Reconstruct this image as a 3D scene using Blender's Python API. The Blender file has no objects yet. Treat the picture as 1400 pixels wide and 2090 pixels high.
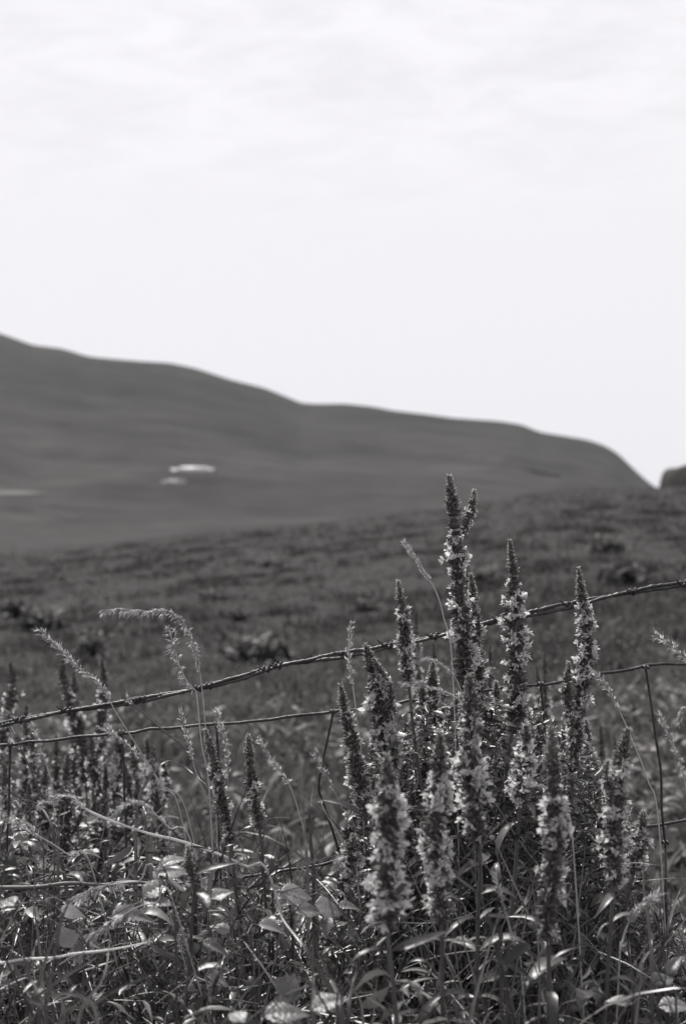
import bpy, math, random
import numpy as np
from mathutils import Vector, Matrix

C = bpy.context.scene.collection
R = math.radians
PI = math.pi

# ------------------------------------------------------------------ camera, world, sun, exposure
CAM_Z = 1.35
F = 50.0 / 36.0 * 2090.0                    # focal length in photograph pixels
PITCH = math.atan(45.0 / F)
cam_d = bpy.data.cameras.new('camera')
cam = bpy.data.objects.new('camera', cam_d)
C.objects.link(cam)
cam.location = (0, 0, CAM_Z)
cam.rotation_euler = (PI / 2 - PITCH, 0, 0)
cam_d.sensor_fit = 'VERTICAL'
cam_d.sensor_height = 36.0
cam_d.sensor_width = 24.0
cam_d.lens = 50.0
cam_d.clip_start = 0.05
cam_d.clip_end = 60000.0
cam_d.dof.use_dof = True
cam_d.dof.focus_distance = 2.02
cam_d.dof.aperture_fstop = 5.2
bpy.context.scene.camera = cam

SUN_EL, SUN_AZ = R(52), R(-24)              # azimuth from +Y (the view direction), negative = to the left
w = bpy.data.worlds.new('World')
bpy.context.scene.world = w
w.use_nodes = True
nt = w.node_tree
nt.nodes.clear()
out = nt.nodes.new('ShaderNodeOutputWorld')
bg = nt.nodes.new('ShaderNodeBackground')
bg.inputs['Strength'].default_value = 0.1
sky = nt.nodes.new('ShaderNodeTexSky')
sky.sky_type = 'NISHITA'
sky.sun_disc = False
sky.sun_elevation = SUN_EL
sky.sun_rotation = SUN_AZ
sky.dust_density = 3.0
bw = nt.nodes.new('ShaderNodeRGBToBW')
nt.links.new(sky.outputs[0], bw.inputs[0])
tc = nt.nodes.new('ShaderNodeTexCoord')
mp = nt.nodes.new('ShaderNodeMapping')
mp.inputs['Scale'].default_value = (2.6, 2.6, 9.0)
mp.inputs['Rotation'].default_value = (0, R(9), 0)
nt.links.new(tc.outputs['Generated'], mp.inputs[0])
nz = nt.nodes.new('ShaderNodeTexNoise')
nz.inputs['Scale'].default_value = 5.0
nz.inputs['Detail'].default_value = 7
nz.inputs['Roughness'].default_value = 0.62
nz.inputs['Distortion'].default_value = 0.5
nt.links.new(mp.outputs[0], nz.inputs['Vector'])
rp = nt.nodes.new('ShaderNodeMapRange')
rp.inputs['From Min'].default_value = 0.36
rp.inputs['From Max'].default_value = 0.62
rp.inputs['To Min'].default_value = 9.0
rp.inputs['To Max'].default_value = 9.95
nt.links.new(nz.outputs[0], rp.inputs['Value'])
# the cloud streaks lie high up; the veil of thin cloud is even towards the horizon
sx = nt.nodes.new('ShaderNodeSeparateXYZ')
nt.links.new(tc.outputs['Generated'], sx.inputs[0])
el = nt.nodes.new('ShaderNodeMapRange')
el.inputs['From Min'].default_value = 0.17
el.inputs['From Max'].default_value = 0.27
nt.links.new(sx.outputs['Z'], el.inputs['Value'])
cm = nt.nodes.new('ShaderNodeMix')
cm.inputs[2].default_value = 9.35
nt.links.new(el.outputs[0], cm.inputs[0])
nt.links.new(rp.outputs[0], cm.inputs[3])
m2 = nt.nodes.new('ShaderNodeMix')
m2.inputs[0].default_value = 0.95
nt.links.new(bw.outputs[0], m2.inputs[2])
nt.links.new(cm.outputs[0], m2.inputs[3])
# the thin cloud glows on the sun's side; the open sky behind the camera is deeper
side = nt.nodes.new('ShaderNodeMapRange')
side.interpolation_type = 'SMOOTHSTEP'
side.inputs['From Min'].default_value = -0.35
side.inputs['From Max'].default_value = 0.75
side.inputs['To Min'].default_value = 0.7
side.inputs['To Max'].default_value = 1.0
nt.links.new(sx.outputs['Y'], side.inputs['Value'])
sm = nt.nodes.new('ShaderNodeMath')
sm.operation = 'MULTIPLY'
nt.links.new(m2.outputs[0], sm.inputs[0])
nt.links.new(side.outputs[0], sm.inputs[1])
tint = nt.nodes.new('ShaderNodeMix')
tint.data_type = 'RGBA'
tint.blend_type = 'MULTIPLY'
tint.inputs[0].default_value = 1.0
tint.inputs[7].default_value = (1.0, 0.985, 1.03, 1)
nt.links.new(sm.outputs[0], tint.inputs[6])
nt.links.new(tint.outputs[2], bg.inputs['Color'])
nt.links.new(bg.outputs[0], out.inputs['Surface'])

sd = bpy.data.lights.new('sun', 'SUN')
sd.energy = 5.0
sd.angle = R(0.6)
sd.color = (1.0, 0.985, 0.96)
sun = bpy.data.objects.new('sun', sd)
C.objects.link(sun)
to_sun = Vector((math.sin(SUN_AZ) * math.cos(SUN_EL), math.cos(SUN_AZ) * math.cos(SUN_EL), math.sin(SUN_EL)))
sun.rotation_euler = to_sun.to_track_quat('Z', 'Y').to_euler()
sun.location = (0, 0, 30)

vs = bpy.context.scene.view_settings
bpy.context.scene.display_settings.display_device = 'sRGB'
vs.view_transform = 'Standard'
vs.look = 'None'
vs.exposure = 0.0
vs.gamma = 1.0
cy = bpy.context.scene.cycles
cy.max_bounces = 8
cy.diffuse_bounces = 5
cy.transmission_bounces = 4

# ------------------------------------------------------------------ helpers
cp, sp = math.cos(PITCH), math.sin(PITCH)


def at(px, py, d):
    """Photograph pixel (1400 x 2090 frame) and distance along the view -> a point in the place."""
    x = (px - 700.0) / F * d
    y = -(py - 1045.0) / F * d
    return np.array((x, d * cp + y * sp, CAM_Z - d * sp + y * cp))


def nrm(v):
    v = np.asarray(v, float)
    return v / np.maximum(np.linalg.norm(v, axis=-1, keepdims=True), 1e-9)


def frames(d, n):
    """columns X, Y, Z with Y along d and Z near n, for N directions."""
    d = nrm(d)
    x = np.cross(d, n)
    bad = np.linalg.norm(x, axis=-1) < 1e-4
    if bad.any():
        x[bad] = np.cross(d[bad], np.array((0.31, 0.77, 0.55)))
    x = nrm(x)
    z = np.cross(x, d)
    return np.stack((x, d, z), axis=-1)


def spline(pts, n):
    """Catmull-Rom through pts, resampled at n even arc lengths."""
    P = np.asarray(pts, float)
    if len(P) == 2:
        t = np.linspace(0, 1, n)[:, None]
        return P[0] * (1 - t) + P[1] * t
    Q = np.vstack((2 * P[0] - P[1], P, 2 * P[-1] - P[-2]))
    o = []
    for i in range(1, len(Q) - 2):
        p0, p1, p2, p3 = Q[i - 1:i + 3]
        for t in np.linspace(0, 1, 14, endpoint=False):
            o.append(0.5 * (2 * p1 + (p2 - p0) * t + (2 * p0 - 5 * p1 + 4 * p2 - p3) * t * t + (3 * p1 - p0 - 3 * p2 + p3) * t ** 3))
    o.append(P[-1])
    o = np.array(o)
    s = np.concatenate(([0], np.cumsum(np.linalg.norm(np.diff(o, axis=0), axis=1))))
    q = np.linspace(0, s[-1], n)
    return np.stack([np.interp(q, s, o[:, k]) for k in range(3)], axis=1)


def arclen(P):
    return np.concatenate(([0], np.cumsum(np.linalg.norm(np.diff(P, axis=0), axis=1))))


def along(P, s, q):
    return np.array([np.interp(q, s, P[:, k]) for k in range(3)])


class MB:
    """Collects triangles and quads with one 'rnd' value per vertex and makes ONE mesh object."""

    def __init__(self):
        self.v, self.f, self.r, self.n = [], [], [], 0

    def add(self, V, Fc, rnd=0.5):
        V = np.asarray(V, float)
        Fc = np.asarray(Fc, int)
        self.v.append(V)
        self.f.append(Fc + self.n)
        self.r.append(np.broadcast_to(np.asarray(rnd, float), (len(V),)))
        self.n += len(V)

    def inst(self, T, M, O, S=1.0, rnd=None, rng=None):
        """template T = (V, F) placed N times by M (N,3,3), O (N,3), scale S (scalar, N, or N x 3)."""
        V, Fc = T
        O = np.asarray(O, float)
        N = len(O)
        if N == 0:
            return
        S = np.asarray(S, float)
        if S.ndim == 0:
            S = np.full((N, 3), float(S))
        elif S.ndim == 1:
            S = np.repeat(S[:, None], 3, 1)
        W = np.einsum('nij,nkj->nki', M, V[None] * S[:, None, :]) + O[:, None, :]
        k = len(V)
        Fa = (Fc[None] + (np.arange(N) * k)[:, None, None]).reshape(-1, Fc.shape[1])
        if rnd is None:
            rnd = (rng or np.random).random(N)
        self.add(W.reshape(-1, 3), Fa, np.repeat(np.broadcast_to(rnd, (N,)), k))

    def tube(self, P, rad, n=6, rnd=0.5, cap=True):
        P = np.asarray(P, float)
        m = len(P)
        rad = np.broadcast_to(np.asarray(rad, float), (m,))
        T = nrm(np.gradient(P, axis=0))
        u = np.cross(T[0], (0.12, 0.95, 0.3))
        if np.linalg.norm(u) < 1e-3:
            u = np.cross(T[0], (1, 0, 0))
        u = nrm(u)
        V = []
        a = np.arange(n) * 2 * PI / n
        for i in range(m):
            u = nrm(u - T[i] * np.dot(u, T[i]))
            b = np.cross(T[i], u)
            V.append(P[i] + rad[i] * (np.cos(a)[:, None] * u + np.sin(a)[:, None] * b))
        V = np.vstack(V)
        Fc = []
        for i in range(m - 1):
            for j in range(n):
                k = (j + 1) % n
                Fc.append((i * n + j, i * n + k, (i + 1) * n + k, (i + 1) * n + j))
        if cap:
            V = np.vstack((V, P[:1] - T[0] * rad[0] * 0.3, P[-1:] + T[-1] * rad[-1] * 0.3))
            for j in range(n):
                k = (j + 1) % n
                Fc.append((m * n, k, j, j))
                Fc.append((m * n + 1, (m - 1) * n + j, (m - 1) * n + k, (m - 1) * n + k))
        self.add(V, Fc, rnd)

    def build(self, name, mat, parent=None, base=None, smooth=True):
        me = bpy.data.meshes.new(name)
        V = np.vstack(self.v) if self.v else np.zeros((0, 3))
        if base is not None:
            V = V - np.asarray(base)
        me.vertices.add(len(V))
        me.vertices.foreach_set('co', V.ravel())
        loops, starts, pos = [], [], 0
        for Fc in self.f:
            if Fc.shape[1] == 4:
                tri = Fc[:, 3] == Fc[:, 2]
                q = Fc[~tri]
                t = Fc[tri][:, :3]
                for A in (q, t):
                    if len(A):
                        loops.append(A.ravel())
                        starts.append(pos + np.arange(len(A)) * A.shape[1])
                        pos += A.size
            else:
                loops.append(Fc.ravel())
                starts.append(pos + np.arange(len(Fc)) * Fc.shape[1])
                pos += Fc.size
        L = np.concatenate(loops)
        S = np.concatenate(starts)
        me.loops.add(len(L))
        me.loops.foreach_set('vertex_index', L.astype(np.int32))
        me.polygons.add(len(S))
        me.polygons.foreach_set('loop_start', S.astype(np.int32))
        if smooth:
            me.polygons.foreach_set('use_smooth', np.ones(len(S), bool))
        at_ = me.attributes.new('rnd', 'FLOAT', 'POINT')
        at_.data.foreach_set('value', np.concatenate(self.r).astype(np.float32))
        me.update(calc_edges=True)
        me.validate()
        me.materials.append(mat)
        o = bpy.data.objects.new(name, me)
        C.objects.link(o)
        if parent is not None:
            o.parent = parent
        elif base is not None:
            o.location = tuple(base)
        return o


def thing(name, label, cat, loc, group=None):
    o = bpy.data.objects.new(name, None)
    o.empty_display_size = 0.05
    C.objects.link(o)
    o.location = tuple(loc)
    o['label'] = label
    o['category'] = cat
    if group:
        o['group'] = group
    return o


def tag(o, label=None, cat=None, group=None, kind=None):
    for k, v in (('label', label), ('category', cat), ('group', group), ('kind', kind)):
        if v:
            o[k] = v
    return o


# ------------------------------------------------------------------ materials (a black-and-white place)
def grey(v, warm=1.0):
    return (v * (1 + 0.045 * warm), v * (1 - 0.005 * warm), v * (1 - 0.035 * warm), 1)


def mat(name, lo, hi, rough=0.6, spec=0.5, trans=0.0, scale=30.0, bump=0.0, tcol=None, use_rnd=True, warm=1.0, mapping=None, detail=4, p0=0.2, p1=0.8):
    m = bpy.data.materials.new(name)
    m.use_nodes = True
    t = m.node_tree
    t.nodes.clear()
    o = t.nodes.new('ShaderNodeOutputMaterial')
    p = t.nodes.new('ShaderNodeBsdfPrincipled')
    p.inputs['Roughness'].default_value = rough
    p.inputs['Specular IOR Level'].default_value = spec
    co = t.nodes.new('ShaderNodeTexCoord')
    vec = co.outputs['Object']
    if mapping:
        mpn = t.nodes.new('ShaderNodeMapping')
        mpn.inputs['Scale'].default_value = mapping
        t.links.new(vec, mpn.inputs[0])
        vec = mpn.outputs[0]
    n = t.nodes.new('ShaderNodeTexNoise')
    n.inputs['Scale'].default_value = scale
    n.inputs['Detail'].default_value = detail
    t.links.new(vec, n.inputs['Vector'])
    fac = n.outputs[0]
    if use_rnd:
        a = t.nodes.new('ShaderNodeAttribute')
        a.attribute_name = 'rnd'
        mm = t.nodes.new('ShaderNodeMath')
        mm.operation = 'MULTIPLY_ADD'
        t.links.new(a.outputs['Fac'], mm.inputs[0])
        mm.inputs[1].default_value = 0.75
        s2 = t.nodes.new('ShaderNodeMath')
        s2.operation = 'MULTIPLY'
        s2.inputs[1].default_value = 0.3
        t.links.new(n.outputs[0], s2.inputs[0])
        t.links.new(s2.outputs[0], mm.inputs[2])
        fac = mm.outputs[0]
    r = t.nodes.new('ShaderNodeValToRGB')
    r.color_ramp.elements[0].color = grey(lo, warm)
    r.color_ramp.elements[1].color = grey(hi, warm)
    r.color_ramp.elements[0].position = p0
    r.color_ramp.elements[1].position = p1
    t.links.new(fac, r.inputs[0])
    t.links.new(r.outputs[0], p.inputs['Base Color'])
    if bump:
        b = t.nodes.new('ShaderNodeBump')
        b.inputs['Strength'].default_value = bump
        b.inputs['Distance'].default_value = 0.002
        t.links.new(n.outputs[0], b.inputs['Height'])
        t.links.new(b.outputs[0], p.inputs['Normal'])
    sh = p.outputs[0]
    if trans:
        tr = t.nodes.new('ShaderNodeBsdfTranslucent')
        if tcol:
            tr.inputs[0].default_value = grey(tcol, warm)
        else:
            t.links.new(r.outputs[0], tr.inputs[0])
        mx = t.nodes.new('ShaderNodeMixShader')
        mx.inputs[0].default_value = trans
        t.links.new(p.outputs[0], mx.inputs[1])
        t.links.new(tr.outputs[0], mx.inputs[2])
        sh = mx.outputs[0]
    t.links.new(sh, o.inputs['Surface'])
    return m


M = {
    'petal': mat('petal', 0.5, 0.85, 0.6, 0.3, 0.5, 90, tcol=0.85, warm=0.3),
    'bud': mat('bud', 0.12, 0.27, 0.6, 0.3, 0.36, 120),
    'hair': mat('hair', 0.5, 0.8, 0.5, 0.4, 0.4, 50),
    'stem': mat('stem', 0.07, 0.14, 0.5, 0.5, 0.0, 60),
    'leaf': mat('leaf', 0.045, 0.26, 0.4, 0.55, 0.24, 70, bump=0.4, p0=0.5, p1=0.98),
    'bramble': mat('bramble', 0.11, 0.25, 0.42, 0.5, 0.22, 160, bump=0.6, warm=0.5),
    'grass': mat('grass', 0.04, 0.21, 0.36, 0.6, 0.28, 40, p0=0.42, p1=0.95),
    'straw': mat('straw', 0.35, 0.7, 0.35, 0.7, 0.35, 60, warm=0.3),
    'seed': mat('seed', 0.26, 0.75, 0.5, 0.4, 0.55, 90, warm=0.2),
    'dry_straw': mat('dry_straw', 0.6, 0.85, 0.35, 0.7, 0.4, 60, warm=0.2),
    'wire': mat('wire', 0.02, 0.10, 0.5, 0.6, 0.0, 90, bump=0.8, use_rnd=False),
    'net': mat('net', 0.02, 0.08, 0.5, 0.5, 0.0, 90, bump=0.8, use_rnd=False),
    'barb': mat('barb', 0.02, 0.07, 0.6, 0.5, 0.0, 220, bump=0.8, use_rnd=False),
    'soil': mat('soil', 0.05, 0.1, 0.9, 0.2, 0.0, 9, bump=0.6, use_rnd=False),
    'tuft': mat('tuft', 0.05, 0.16, 0.7, 0.2, 0.28, 2.0),
    'clump': mat('clump', 0.09, 0.28, 0.5, 0.4, 0.35, 3.0),
    'dark_clump': mat('dark_clump', 0.02, 0.055, 0.6, 0.3, 0.1, 3.0),
    'pale_head': mat('pale_head', 0.25, 0.5, 0.7, 0.2, 0.3, 3.0),
    'hedge': mat('hedge', 0.03, 0.045, 0.8, 0.2, 0.0, 0.2, use_rnd=False),
    'white_wall': mat('white_wall', 0.7, 0.8, 0.7, 0.3, 0.0, 0.4, use_rnd=False, warm=0.2),
    'white_roof': mat('white_roof', 0.62, 0.78, 0.5, 0.4, 0.0, 0.3, use_rnd=False, warm=0.2),
    'grey_roof': mat('grey_roof', 0.25, 0.35, 0.6, 0.4, 0.0, 0.3, use_rnd=False),
    'dark_door': mat('dark_door', 0.04, 0.06, 0.6, 0.4, 0.0, 0.6, use_rnd=False),
    'pale_field': mat('pale_field', 0.10, 0.14, 0.9, 0.1, 0.0, 0.03, use_rnd=False),
}


def meadow_mat(name, lo, hi, s1, s2, stretch=(1, 1, 1), bias=0.5):
    m = bpy.data.materials.new(name)
    m.use_nodes = True
    t = m.node_tree
    p = t.nodes['Principled BSDF']
    p.inputs['Roughness'].default_value = 0.95
    p.inputs['Specular IOR Level'].default_value = 0.1
    co = t.nodes.new('ShaderNodeTexCoord')
    mpn = t.nodes.new('ShaderNodeMapping')
    mpn.inputs['Scale'].default_value = stretch
    t.links.new(co.outputs['Object'], mpn.inputs[0])
    a = t.nodes.new('ShaderNodeTexNoise')
    a.inputs['Scale'].default_value = s1
    a.inputs['Detail'].default_value = 8
    a.inputs['Roughness'].default_value = 0.62
    b = t.nodes.new('ShaderNodeTexNoise')
    b.inputs['Scale'].default_value = s2
    b.inputs['Detail'].default_value = 6
    for q in (a, b):
        t.links.new(mpn.outputs[0], q.inputs['Vector'])
    ad = t.nodes.new('ShaderNodeMath')
    ad.operation = 'MULTIPLY_ADD'
    ad.inputs[1].default_value = bias
    t.links.new(a.outputs[0], ad.inputs[0])
    mu = t.nodes.new('ShaderNodeMath')
    mu.operation = 'MULTIPLY'
    mu.inputs[1].default_value = 1 - bias
    t.links.new(b.outputs[0], mu.inputs[0])
    t.links.new(mu.outputs[0], ad.inputs[2])
    r = t.nodes.new('ShaderNodeValToRGB')
    r.color_ramp.elements[0].position = 0.36
    r.color_ramp.elements[1].position = 0.64
    r.color_ramp.elements[0].color = grey(lo)
    r.color_ramp.elements[1].color = grey(hi)
    t.links.new(ad.outputs[0], r.inputs[0])
    t.links.new(r.outputs[0], p.inputs['Base Color'])
    return m


M['meadow'] = meadow_mat('meadow', 0.028, 0.044, 0.5, 3.0)
M['hill'] = meadow_mat('hill', 0.019, 0.048, 0.011, 0.06, (0.6, 1.0, 1.0), 0.55)
_t = M['hill'].node_tree
_p = _t.nodes['Principled BSDF']
_src = _p.inputs['Base Color'].links[0].from_socket
_co = _t.nodes.new('ShaderNodeTexCoord')
_sx = _t.nodes.new('ShaderNodeSeparateXYZ')
_t.links.new(_co.outputs['Object'], _sx.inputs[0])
_n = _t.nodes.new('ShaderNodeTexNoise')
_n.inputs['Scale'].default_value = 0.012
_n.inputs['Detail'].default_value = 6
_t.links.new(_co.outputs['Object'], _n.inputs['Vector'])
_a = _t.nodes.new('ShaderNodeMath')                      # darker tone on the upper slopes, an uneven edge to the paler land below
_a.operation = 'MULTIPLY_ADD'
_a.inputs[1].default_value = 90.0
_t.links.new(_n.outputs[0], _a.inputs[0])
_t.links.new(_sx.outputs['Z'], _a.inputs[2])
_z = _t.nodes.new('ShaderNodeMapRange')
_z.inputs['From Min'].default_value = 20.0
_z.inputs['From Max'].default_value = 120.0
_z.inputs['To Min'].default_value = 1.28
_z.inputs['To Max'].default_value = 0.74
_t.links.new(_a.outputs[0], _z.inputs['Value'])
_v = _t.nodes.new('ShaderNodeTexVoronoi')                # fields of different grass
_v.inputs['Scale'].default_value = 0.0085
_t.links.new(_co.outputs['Object'], _v.inputs['Vector'])
_vb = _t.nodes.new('ShaderNodeSeparateColor')
_t.links.new(_v.outputs['Color'], _vb.inputs[0])
_vm = _t.nodes.new('ShaderNodeMapRange')
_vm.inputs['To Min'].default_value = 0.86
_vm.inputs['To Max'].default_value = 1.14
_t.links.new(_vb.outputs[0], _vm.inputs['Value'])
_mm = _t.nodes.new('ShaderNodeMath')
_mm.operation = 'MULTIPLY'
_t.links.new(_z.outputs[0], _mm.inputs[0])
_t.links.new(_vm.outputs[0], _mm.inputs[1])
_mx = _t.nodes.new('ShaderNodeVectorMath')
_mx.operation = 'SCALE'
_t.links.new(_src, _mx.inputs[0])
_t.links.new(_mm.outputs[0], _mx.inputs['Scale'])
_t.links.new(_mx.outputs[0], _p.inputs['Base Color'])
M['knoll'] = meadow_mat('knoll', 0.03, 0.06, 0.2, 1.2)

# ------------------------------------------------------------------ mesh templates
TR = np.random.default_rng(11)


def leafT(nseg=5, shape='lance', ratio=0.25, droop=0.6, fold=0.25, wav=0.0, curl=0.0):
    t = np.linspace(0, 1, nseg + 1)
    if shape == 'lance':
        wd = np.sin(PI * np.clip(t, 0, 1) ** 0.75) ** 0.9
    elif shape == 'petal':
        wd = np.clip(0.35 + 1.0 * np.sin(PI * 0.9 * t ** 1.2), 0, 2) * np.sqrt(np.clip(1.0 - t ** 6, 0.05, 1))
    elif shape == 'blade':
        wd = (1 - t ** 2.2) * (0.75 + 0.25 * np.sin(PI * t))
    wd = wd * ratio * 0.5
    wd[-1] = max(wd[-1] * 0.3, ratio * 0.02)
    ang = droop * t ** 1.2
    y = np.concatenate(([0], np.cumsum(np.cos(ang[1:]) / nseg)))
    z = -np.concatenate(([0], np.cumsum(np.sin(ang[1:]) / nseg)))
    x = curl * np.sin(PI * t) * 0.2
    V = []
    for i in range(nseg + 1):
        j = TR.normal(0, wav, 3) if wav else np.zeros(3)
        V += [(x[i] - wd[i], y[i], z[i] + fold * wd[i] + j[0]), (x[i], y[i], z[i] + j[1] * 0.4), (x[i] + wd[i], y[i], z[i] + fold * wd[i] + j[2])]
    Fc = []
    for i in range(nseg):
        a = i * 3
        Fc += [(a, a + 1, a + 4, a + 3), (a + 1, a + 2, a + 5, a + 4)]
    return np.array(V), np.array(Fc)


def stripT(nseg=4, ratio=0.03, droop=0.5):
    """flat two-column blade for grass seen small."""
    t = np.linspace(0, 1, nseg + 1)
    wd = (1 - t ** 1.8) * ratio * 0.5 + ratio * 0.02
    ang = droop * t ** 1.3
    y = np.concatenate(([0], np.cumsum(np.cos(ang[1:]) / nseg)))
    z = -np.concatenate(([0], np.cumsum(np.sin(ang[1:]) / nseg)))
    V = np.stack((np.stack((-wd, y, z), 1), np.stack((wd, y, z), 1)), 1).reshape(-1, 3)
    Fc = np.array([(2 * i, 2 * i + 1, 2 * i + 3, 2 * i + 2) for i in range(nseg)])
    return V, Fc


def budT(n=5, rings=(0.0, 0.25, 0.6, 1.0), rad=(0.3, 1.0, 0.85, 0.12)):
    V, Fc = [], []
    for y, r in zip(rings, rad):
        for k in range(n):
            a = 2 * PI * k / n
            V.append((r * math.cos(a), y, r * math.sin(a)))
    for i in range(len(rings) - 1):
        for k in range(n):
            q = (k + 1) % n
            Fc.append((i * n + k, i * n + q, (i + 1) * n + q, (i + 1) * n + k))
    return np.array(V), np.array(Fc)


def brambleT(serr=0.12, nrow=22, droop=0.5, fold=0.25, ratio=0.62, pleat=0.026):
    """toothed oval leaf with pleats along its side veins."""
    cols = np.linspace(-1, 1, 9)
    V = []
    for i in range(nrow + 1):
        t = i / nrow
        wd = ratio * 0.55 * math.sin(PI * t ** 0.72) ** 0.85 * (1.12 - 0.4 * t) if 0 < t < 1 else 0.004
        wd *= 1 + (serr if i % 2 else -serr * 0.3)
        ang = droop * t
        for c in cols:
            y = t + 0.10 * (abs(c) ** 1.2) * (1 - t) - 0.02
            z = -0.5 * droop * t * t + fold * abs(c) * wd + pleat * math.sin((t * 8 - abs(c) * 2.2) * 2 * PI) * min(1, 4 * t * (1 - t)) * (1 - 0.4 * abs(c)) * (1 if abs(c) > 0.01 else 0.2)
            z += -0.10 * c * c * wd * 2
            V.append((c * wd, y, z))
    n = len(cols)
    Fc = [(i * n + k, i * n + k + 1, (i + 1) * n + k + 1, (i + 1) * n + k) for i in range(nrow) for k in range(n - 1)]
    return np.array(V), np.array(Fc)


PETAL = [leafT(3, 'petal', r_, d_, f_, 0.035, c_) for r_, d_, f_, c_ in ((0.32, 0.5, 0.3, 0.3), (0.4, -0.6, 0.4, 0.6), (0.28, 1.3, 0.2, -0.6), (0.36, 0.1, -0.4, 0.4), (0.26, 0.9, 0.5, -0.3))]
BRACT = [leafT(3, 'lance', 0.34, d_, 0.4) for d_ in (0.2, 0.7, -0.5)]
LEAF = [leafT(6, 'lance', r_, d_, f_, 0.006, c_) for r_, d_, f_, c_ in ((0.22, 0.6, 0.35, 0.2), (0.27, 1.1, 0.5, -0.3), (0.2, 0.2, 0.3, 0.5), (0.24, 1.6, 0.45, 0), (0.3, 0.8, 0.2, -0.6))]
BLADE = [leafT(9, 'blade', r_, d_, 0.5, 0, c_) for r_, d_, c_ in ((0.028, 0.5, 0.1), (0.022, 1.2, -0.2), (0.034, 1.9, 0.2), (0.02, 0.2, 0))]
NARROW = [leafT(5, 'lance', r_, d_, f_, 0.01, c_) for r_, d_, f_, c_ in ((0.16, 0.6, 0.4, 0.3), (0.2, 1.3, 0.6, -0.4), (0.13, 0.2, 0.3, 0.6), (0.18, 1.9, 0.5, 0), (0.24, 0.9, 0.4, -0.8), (0.1, -0.5, 0.3, 0.5), (0.32, 0.7, 0.4, 0.2))]
THIN = [leafT(9, 'blade', r_, d_, 0.5, 0, c_) for r_, d_, c_ in ((0.016, 0.5, 0.1), (0.012, 1.2, -0.2), (0.020, 1.9, 0.2), (0.011, 0.2, 0), (0.013, -0.8, 0.3))]
STRIP = [stripT(4, r_, d_) for r_, d_ in ((0.05, 0.5), (0.04, 1.1), (0.06, 1.7))]
TUFTB = [stripT(2, r_, d_) for r_, d_ in ((0.12, 0.5), (0.10, 1.1), (0.14, 1.6))]
BUD = budT()
SPIKELET = budT(4, (0, 0.3, 0.7, 1.0), (0.25, 1.0, 0.7, 0.05))
HAIR = (np.array([(-0.5, 0, 0), (0.5, 0, 0), (0, 1, 0)]), np.array([(0, 1, 2)]))
BRAMBLE = [brambleT(0.15, 22, 0.7, 0.35), brambleT(0.16, 22, 1.1, 0.45, 0.52), brambleT(0.12, 22, 0.4, 0.2, 0.72), brambleT(0.14, 30, 0.6, 0.3, 0.58, 0.045)]
HEAD = budT(6, (0, 0.3, 0.75, 1.0), (0.3, 1.0, 0.9, 0.2))

# ------------------------------------------------------------------ land
SIL = np.array([(-900, 1160), (-300, 1145), (0, 1132), (150, 1122), (300, 1103), (450, 1086), (600, 1073), (750, 1058), (900, 1043), (1000, 1026), (1060, 1012), (1150, 1003), (1250, 999), (1340, 996), (1400, 992), (1700, 984), (2300, 980)])
CREST = 70.0


_LAT = np.random.default_rng(99).random((256, 256))


def vnoise(X, Y, seed):
    xi, yi = np.floor(X).astype(int), np.floor(Y).astype(int)
    fx, fy = X - xi, Y - yi
    fx = fx * fx * fx * (fx * (fx * 6 - 15) + 10)
    fy = fy * fy * fy * (fy * (fy * 6 - 15) + 10)
    o = int(seed * 37) % 256

    def g(a, b):
        return _LAT[(a + o) % 256, (b + 3 * o) % 256]
    return (g(xi, yi) * (1 - fx) + g(xi + 1, yi) * fx) * (1 - fy) + (g(xi, yi + 1) * (1 - fx) + g(xi + 1, yi + 1) * fx) * fy


def land_noise(X, Y, k=1.0, seed=0.0):
    """uneven ground noise, about -1 to 1, features near 1.5 / k metres and smaller."""
    X, Y = np.asarray(X, float) * k * 0.8, np.asarray(Y, float) * k * 0.8
    v = vnoise(X, Y, seed + 1) + 0.5 * vnoise(X * 2.1 + 7.3, Y * 2.1 + 1.7, seed + 2) + 0.25 * vnoise(X * 4.3 + 3.1, Y * 4.3 + 9.2, seed + 3)
    return (v / 1.75 - 0.5) * 2.6


def meadow_z(X, Y):
    X = np.asarray(X, float)
    Y = np.asarray(Y, float)
    px = 700 + F * X / np.maximum(Y, 5.0)
    zc = CAM_Z - (np.interp(px, SIL[:, 0], SIL[:, 1]) - 1000.0) / F * CREST
    t = np.clip((Y - 3.5) / (CREST - 3.5), 0, 1)
    z = zc * t ** 1.05
    over = np.clip(Y - CREST, 0, None)
    z = z - 0.0016 * np.minimum(over, 60) ** 2 - np.clip(over - 60, 0, None) * 0.13
    fade = np.clip((CREST - Y) / 20, 0.15, 1) * np.clip((Y - 2) / 4, 0, 1)
    z = z + 0.020 * land_noise(X, Y, 0.9) * fade + 0.02 * land_noise(X, Y, 0.2, 2.0) * fade
    return np.maximum(z, -46.5)


def grid_obj(name, X, Y, Z, m):
    a, b = X.shape
    V = np.stack((X, Y, Z), -1).reshape(-1, 3)
    i, j = np.meshgrid(np.arange(a - 1), np.arange(b - 1), indexing='ij')
    p = (i * b + j).ravel()
    mb = MB()
    mb.add(V, np.stack((p, p + 1, p + b + 1, p + b), 1))
    return tag(mb.build(name, m), kind='structure')


yy = np.concatenate((np.linspace(-30, 2, 12), np.geomspace(2.4, 75, 190), np.geomspace(76, 420, 40)))
vv = np.sign(np.linspace(-1, 1, 201)) * np.abs(np.linspace(-1, 1, 201)) ** 1.5
GX = vv[None, :] * (22 + 0.75 * np.clip(yy, 0, None))[:, None]
GY = np.repeat(yy[:, None], 201, 1)
grid_obj('meadow', GX, GY, meadow_z(GX, GY), M['meadow'])

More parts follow.
